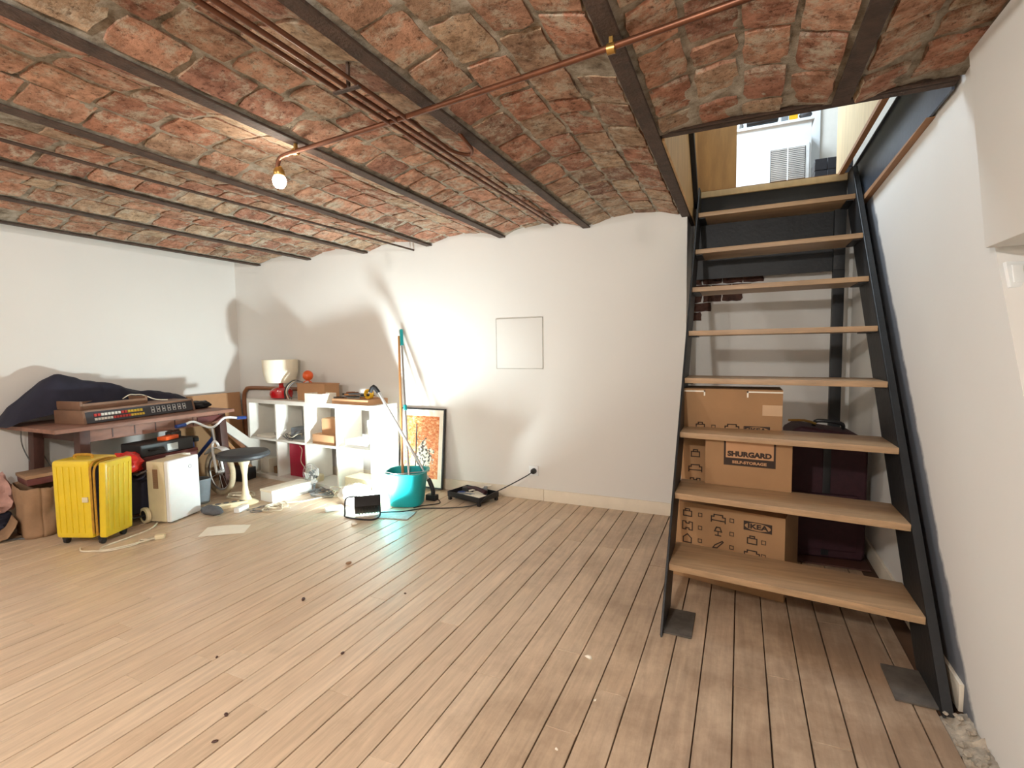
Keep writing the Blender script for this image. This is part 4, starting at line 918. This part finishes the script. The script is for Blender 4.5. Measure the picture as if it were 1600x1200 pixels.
# ------------------------------------------------------------------ table with synthesizer, cover
tb = thing('table', 'worn reddish wooden table against the left wall', 'table', (-4.83, 2.58, 0))
MB().box((-.42, -.70, .735), (.385, .70, .765)).build('tabletop', 'tablewood', tb, bevel=.005)
MB().box((.31, -.50, .64), (.335, .62, .734)).build('apron', 'tablewood', tb, bevel=.002)
MB().box((-.36, -.50, .64), (-.335, .62, .734)).build('apron', 'tablewood', tb, bevel=.002)
MB().box((-.33, -.50, .64), (.305, -.475, .734)).build('apron', 'tabledark', tb, bevel=.002)
for sx, sy in ((-.32, -.52), (.30, -.50), (-.32, .60), (.30, .60)):
    MB().bar((sx, sy, .734), (sx*1.04, sy*1.06, 0), .085, .07, (0, 1, 0)).build('leg', 'tabledark', tb, bevel=.008)
for k in range(5): MB().box((.3355, -.32+k*.16, .655), (.339, -.312+k*.16, .725)).build('apron_groove', 'tabledark', tb)
tb_drawer = MB().box((.3355, .36, .665), (.345, .60, .72)).build('carved_ornament', 'dkred', tb, bevel=.003)
sy_ = thing('synthesizer', 'wooden-cased keyboard console with red, white and yellow buttons on the table', 'synthesizer', (-4.77, 2.58, .7665), R(8))
MB().prism([(-.20, 0), (.13, 0), (.105, .105), (-.20, .105)], -.48, -.462, 'y').build('end_cheek', 'synthwood', sy_, bevel=.002)
MB().prism([(-.20, 0), (.13, 0), (.105, .105), (-.20, .105)], .462, .48, 'y').build('end_cheek', 'synthwood', sy_, bevel=.002)
MB().box((-.20, -.461, .006), (.098, .461, .09)).build('body', 'synthwood', sy_)
MB().box((-.20, -.461, .0905), (.105, .461, .105)).build('top_board', 'synthwood', sy_, bevel=.002)
pn = MB().prism([(.098, .004), (.124, .004), (.106, .09), (.098, .09)], -.461, .461, 'y').build('control_panel', 'panel', sy_)
def onp(y0, y1, z0, z1, mat, nm_='button'):
    def X(z): return .124-(z-.004)*.018/.086
    MB().add([(X(z0)-.001, y0, z0), (X(z0)-.001, y1, z0), (X(z1)-.001, y1, z1), (X(z1)-.001, y0, z1), (X(z0)+.006, y0, z0), (X(z0)+.006, y1, z0), (X(z1)+.006, y1, z1), (X(z1)+.006, y0, z1)], [(3,2,1,0),(4,5,6,7),(0,1,5,4),(1,2,6,5),(2,3,7,6),(3,0,4,7)]).build(nm_, mat, pn)
top_ = 'rrwwwwwwrryyyyy'; low_ = 'wwwwwwrrrrrryyyyy'
for k, c_ in enumerate(top_): onp(-.40+k*.026, -.40+k*.026+.019, .053, .073, 'btn_'+c_)
for k, c_ in enumerate(low_): onp(-.40+k*.0235, -.40+k*.0235+.018, .022, .040, 'btn_'+c_)
for k in range(7):
    y = .06+k*.05
    for a in ((y, y+.028, .072, .076), (y, y+.028, .026, .030), (y, y+.004, .03, .072), (y+.024, y+.028, .03, .072)): onp(*a, 'btn_line', 'slider_outline')
    onp(y+.010, y+.018, .045, .056, 'btn_w', 'slider_knob')
tf = thing('wooden_tray_frame', 'shallow open wooden frame box on top of the keyboard console', 'wooden frame', (-4.84, 2.40, .8725), R(8))
for a, b in (((-.14, -.27, 0), (.12, -.25, .065)), ((-.14, .25, 0), (.12, .27, .065)), ((.10, -.249, 0), (.12, .249, .045)), ((-.14, -.249, 0), (-.12, .249, .045))): MB().box(a, b).build('frame_board', 'synthwood', tf, bevel=.002)
MB().box((-.12, -.249, .0), (.10, .249, .006)).build('bottom', 'synthwood', tf)
cable([(-4.78, 2.50, .925), (-4.79, 2.56, .955), (-4.82, 2.62, .95), (-4.78, 2.66, .945), (-4.74, 2.74, .90), (-4.70, 2.82, .89)], .004, 'cable_w', 'pale wire draped over the wooden frame box')
def cov(u, v):
    y = 1.80 + 1.55*u; x = -5.22 + .29*v
    ridge = .30*math.exp(-((u-.22)/.16)**2) + .24*math.exp(-((u-.48)/.20)**2) + .13*math.exp(-((u-.78)/.16)**2)
    edge = math.sin(math.pi*min(1, max(0, v*.86+.10)))**.75 * min(1, u/.05) * min(1, (1-u)/.06)
    f_ = .025*noise.noise(Vector((u*9, v*3, 0))) + .012*noise.noise(Vector((u*22, v*7, 4)))
    return (x + .03*noise.noise(Vector((u*5, v*2, 8))), y, .770 + max(.0, (ridge+f_+.02))*edge)
tag(MB().grid(cov, 70, 24).build('cloth_cover', 'navy', smooth=True), 'dark navy cloth heaped over bulky things along the back of the table', 'cloth')
blob('black_object', 'black', (-4.82, 3.17, .766), .07, (1, 1.6, .6), 14, .35, 'small black crumpled item at the right end of the table', 'item')
for j in (0, 1): cable([(-5.10, 1.95+j*.1, .76), (-5.16, 1.97+j*.1, .60), (-5.17, 2.03+j*.1, .42), (-5.12, 2.10+j*.1, .25)], .004, 'cable_g', ('grey cable hanging below the left end of the table', 'second grey cable hanging under the table, nearer the leg')[j])
# ------------------------------------------------------------------ clutter between table and shelf
tr_ = thing('trolley_bag', 'dark navy wheeled trolley bag behind the yellow suitcase', 'bag', (-4.33, 2.26, 0), R(-4))
MB().box((-.10, -.11, .07), (.13, .14, .34)).build('bag_body', 'navy', tr_, bevel=.03, seg=3)
for s_ in (-1, 1):
    wq = MB().lathe([(.040, -.015), (.060, -.013), (.062, 0), (.060, .013), (.040, .015)], 24, (.17, s_*.07-.04, .062), 'y', cap=False).build('wheel', 'cream', tr_, smooth=True)
    MB().lathe([(.001, -.010), (.041, -.010), (.041, .010), (.001, .010)], 20, (.17, s_*.07-.04, .062), 'y', cap=False).build('hub', 'black', wq, smooth=True)
MB().tube([(.17, -.125, .062), (.17, .045, .062)], .008, 8).tube([(.12, -.08, .10), (.17, -.08, .062)], .010, 8).build('axle', 'black', tr_, smooth=True)
for j in range(10):
    rj = random.Random(90+j); p_ = Vector((-4.30+rj.uniform(-.10, .14), 2.22+rj.uniform(-.10, .16), .345+rj.uniform(.0, .05)))
    mt_, nm_ = ('cable_g', 'wire_loop')
    lbj = ['grey', 'brown', 'black', 'navy', 'dark grey'][j % 5] + (' cord looped low' if j < 5 else ' cord looped high') + ' in the heap on the navy trolley bag'; mt_ = ['cable_g', 'kraft', 'black', 'navy', 'greybin'][j % 5]
    cable([p_+Vector((.08*math.cos(a+j), .05*math.sin(a), .018*math.sin(2*a+j))) for a in [k*1.1 for k in range(6)]], .007, mt_, lbj, nm_, 'cords heaped on the trolley bag')
blob('red_bag', 'red', (-4.24, 2.20, .405), .10, (1.15, 1.2, .85), 21, .3, 'bright red shiny pouch behind the yellow suitcase', 'pouch')
# stack under the black case
cr = thing('crate', 'dark red storage crate behind the white appliance', 'crate', (-4.42, 2.58, 0), 0)
for a, b in (((-.16,-.22,0),(.12,.22,.015)), ((.105,-.22,.016),(.12,.22,.46)), ((-.16,-.22,.016),(-.145,.22,.46)), ((-.144,-.22,.016),(.104,-.205,.46)), ((-.144,.205,.016),(.104,.22,.46))): MB().box(a, b).build('panel', 'dkred', cr, bevel=.002)
MB().box((-.165, -.225, .461), (.125, .225, .485)).build('lid', 'dkred', cr, bevel=.003)
bc = thing('black_case', 'black plastic equipment case with a pale label on the dark red crate', 'case', (-4.40, 2.54, .4865), R(4))
MB().box((-.13, -.21, 0), (.11, .23, .10)).build('case_body', 'black', bc, bevel=.015, seg=3)
MB().box((.1105, .0, .02), (.1125, .09, .075)).build('label', 'paper_blue', bc)
MB().tube([(.11, -.15, .05), (.135, -.14, .05), (.135, -.05, .05), (.11, -.04, .05)], .006, 6, 3).build('handle', 'black_gloss', bc, smooth=True)
boxthing('orange_packet', 'orange', (-4.36, 2.60, .588), (.08, .14, .03), 'small orange packet on the black case', 'packet', R(20))
boxthing('black_charger', 'black_gloss', (-4.42, 2.68, .588), (.07, .09, .05), 'small black charger at the right end of the black case', 'charger', R(10))
boxthing('white_carton_small', 'paper', (-4.24, 2.60, .0), (.07, .16, .47), 'white upright carton behind the white appliance', 'box', R(0))
# grey bin right of appliance
gb = thing('bin', 'small grey plastic bin behind the right side of the white appliance', 'bin', (-4.27, 2.79, 0), 0)
MB().lathe([(.06, 0), (.074, .20), (.078, .205), (.078, .215), (.068, .215), (.055, .01), (.001, .01)], 28, sq=3, cap=False).build('tub', 'greybin', gb, smooth=True)
# child's bicycle
bi = thing('bicycle', "small child's bicycle with a blue and white frame and pale dusty tyres", 'bicycle', (-4.33, 3.02, 0), R(-4))
def wheel_at(x, parent, rot=0, c=(0,0)):
    wl_ = MB().tube([(x+.19*math.cos(a), 0, .215+.19*math.sin(a)) for a in [k*math.pi/18 for k in range(36)]], .024, 10, closed=True).build('wheel', 'tyre', parent, smooth=True)
    MB().tube([(x+.162*math.cos(a), 0, .215+.162*math.sin(a)) for a in [k*math.pi/18 for k in range(36)]], .010, 6, closed=True).build('rim', 'alu', wl_, smooth=True)
    for k in range(14):
        a = k*2*math.pi/14; MB().tube([(x, .012*(-1)**k, .215), (x+.155*math.cos(a), 0, .215+.155*math.sin(a))], .0016, 4).build('spoke', 'alu', wl_)
    MB().lathe([(.018, -.03), (.018, .03)], 12, (x, 0, .215), 'y').build('hub', 'alu', wl_, smooth=True)
    return wl_
wheel_at(.0, bi); wheel_at(-.66, bi)
MB().tube([(0, .03, .215), (-.05, .03, .44), (-.06, 0, .50)], .011, 8, 4).tube([(0, -.03, .215), (-.05, -.03, .44), (-.06, 0, .50)], .011, 8, 4).build('fork', 'white', bi, smooth=True)
MB().tube([(-.06, 0, .48), (-.09, 0, .62)], .013, 8).build('stem', 'alu', bi, smooth=True)
MB().tube([(-.075, 0, .53), (-.38, 0, .30)], .017, 10).tube([(-.38, 0, .28), (-.42, 0, .46)], .014, 10).tube([(-.38, 0, .28), (-.66, .03, .215)], .010, 8).tube([(-.38, 0, .28), (-.66, -.03, .215)], .010, 8).build('frame', 'blue', bi, smooth=True)
MB().tube([(-.08, .24, .68), (-.12, .14, .69), (-.09, 0, .62), (-.12, -.14, .69), (-.08, -.24, .68)], .011, 8, 5).build('handlebar', 'white', bi, smooth=True)
for s_ in (-1, 1): MB().tube([(-.08, s_*.235, .68), (-.065, s_*.32, .675)], .016, 8).build('grip', 'blue', bi, smooth=True)
MB().grid(lambda u, v: ((.235)*math.cos(R(40+100*u)), (v-.5)*.07, .215+.235*math.sin(R(40+100*u))), 14, 3).build('mudguard', 'white', bi, solid=.004, smooth=True)
MB().prism([(-.54, -.03), (-.50, -.07), (-.42, -.06), (-.34, -.02), (-.34, .02), (-.42, .06), (-.50, .07), (-.54, .03)], .47, .51, 'z').build('saddle', 'black', bi, bevel=.012)
# cardboard sheets and planks in the corner
cs = MB().box((-.010, -.30, 0), (.010, .30, .86)).build('cardboard_sheet', 'card_l', None, (-5.16, 3.62, .0)); cs.rotation_euler = (0, R(-4), R(0)); tag(cs, 'large brown cardboard sheet leaning in the left corner', 'cardboard')
cs2 = MB().box((-.006, -.22, 0), (.006, .22, .66)).build('cardboard_sheet', 'card', None, (-4.98, 3.40, .0)); cs2.rotation_euler = (R(6), R(-7), R(0)); tag(cs2, 'smaller brown cardboard sheet leaning in front of the large one in the corner', 'cardboard')
wsx = MB().bar((-4.85, 3.33, .66), (-4.66, 3.66, .30), .09, .016, (1, 0, .2)).build('timber_board', 'white_lam', bevel=.002); tag(wsx, 'white slanting board propped in the corner behind the bicycle', 'board')
wsy = MB().bar((-4.93, 3.33, .70), (-4.66, 3.62, .22), .02, .035).build('timber_lath', 'brownframe', bevel=.002); tag(wsy, 'long brown lath slanting down in the corner behind the bicycle', 'lath')
wsz = MB().bar((-4.80, 3.33, .52), (-4.62, 3.58, .10), .02, .03).build('timber_lath', 'handle', bevel=.002); tag(wsz, 'pale shorter lath slanting below the white board in the corner', 'lath')
boxthing('black_low_box', 'black', (-4.72, 3.48, .0), (.30, .18, .12), 'low black box on the floor in the dark corner behind the stool', 'box', R(10))
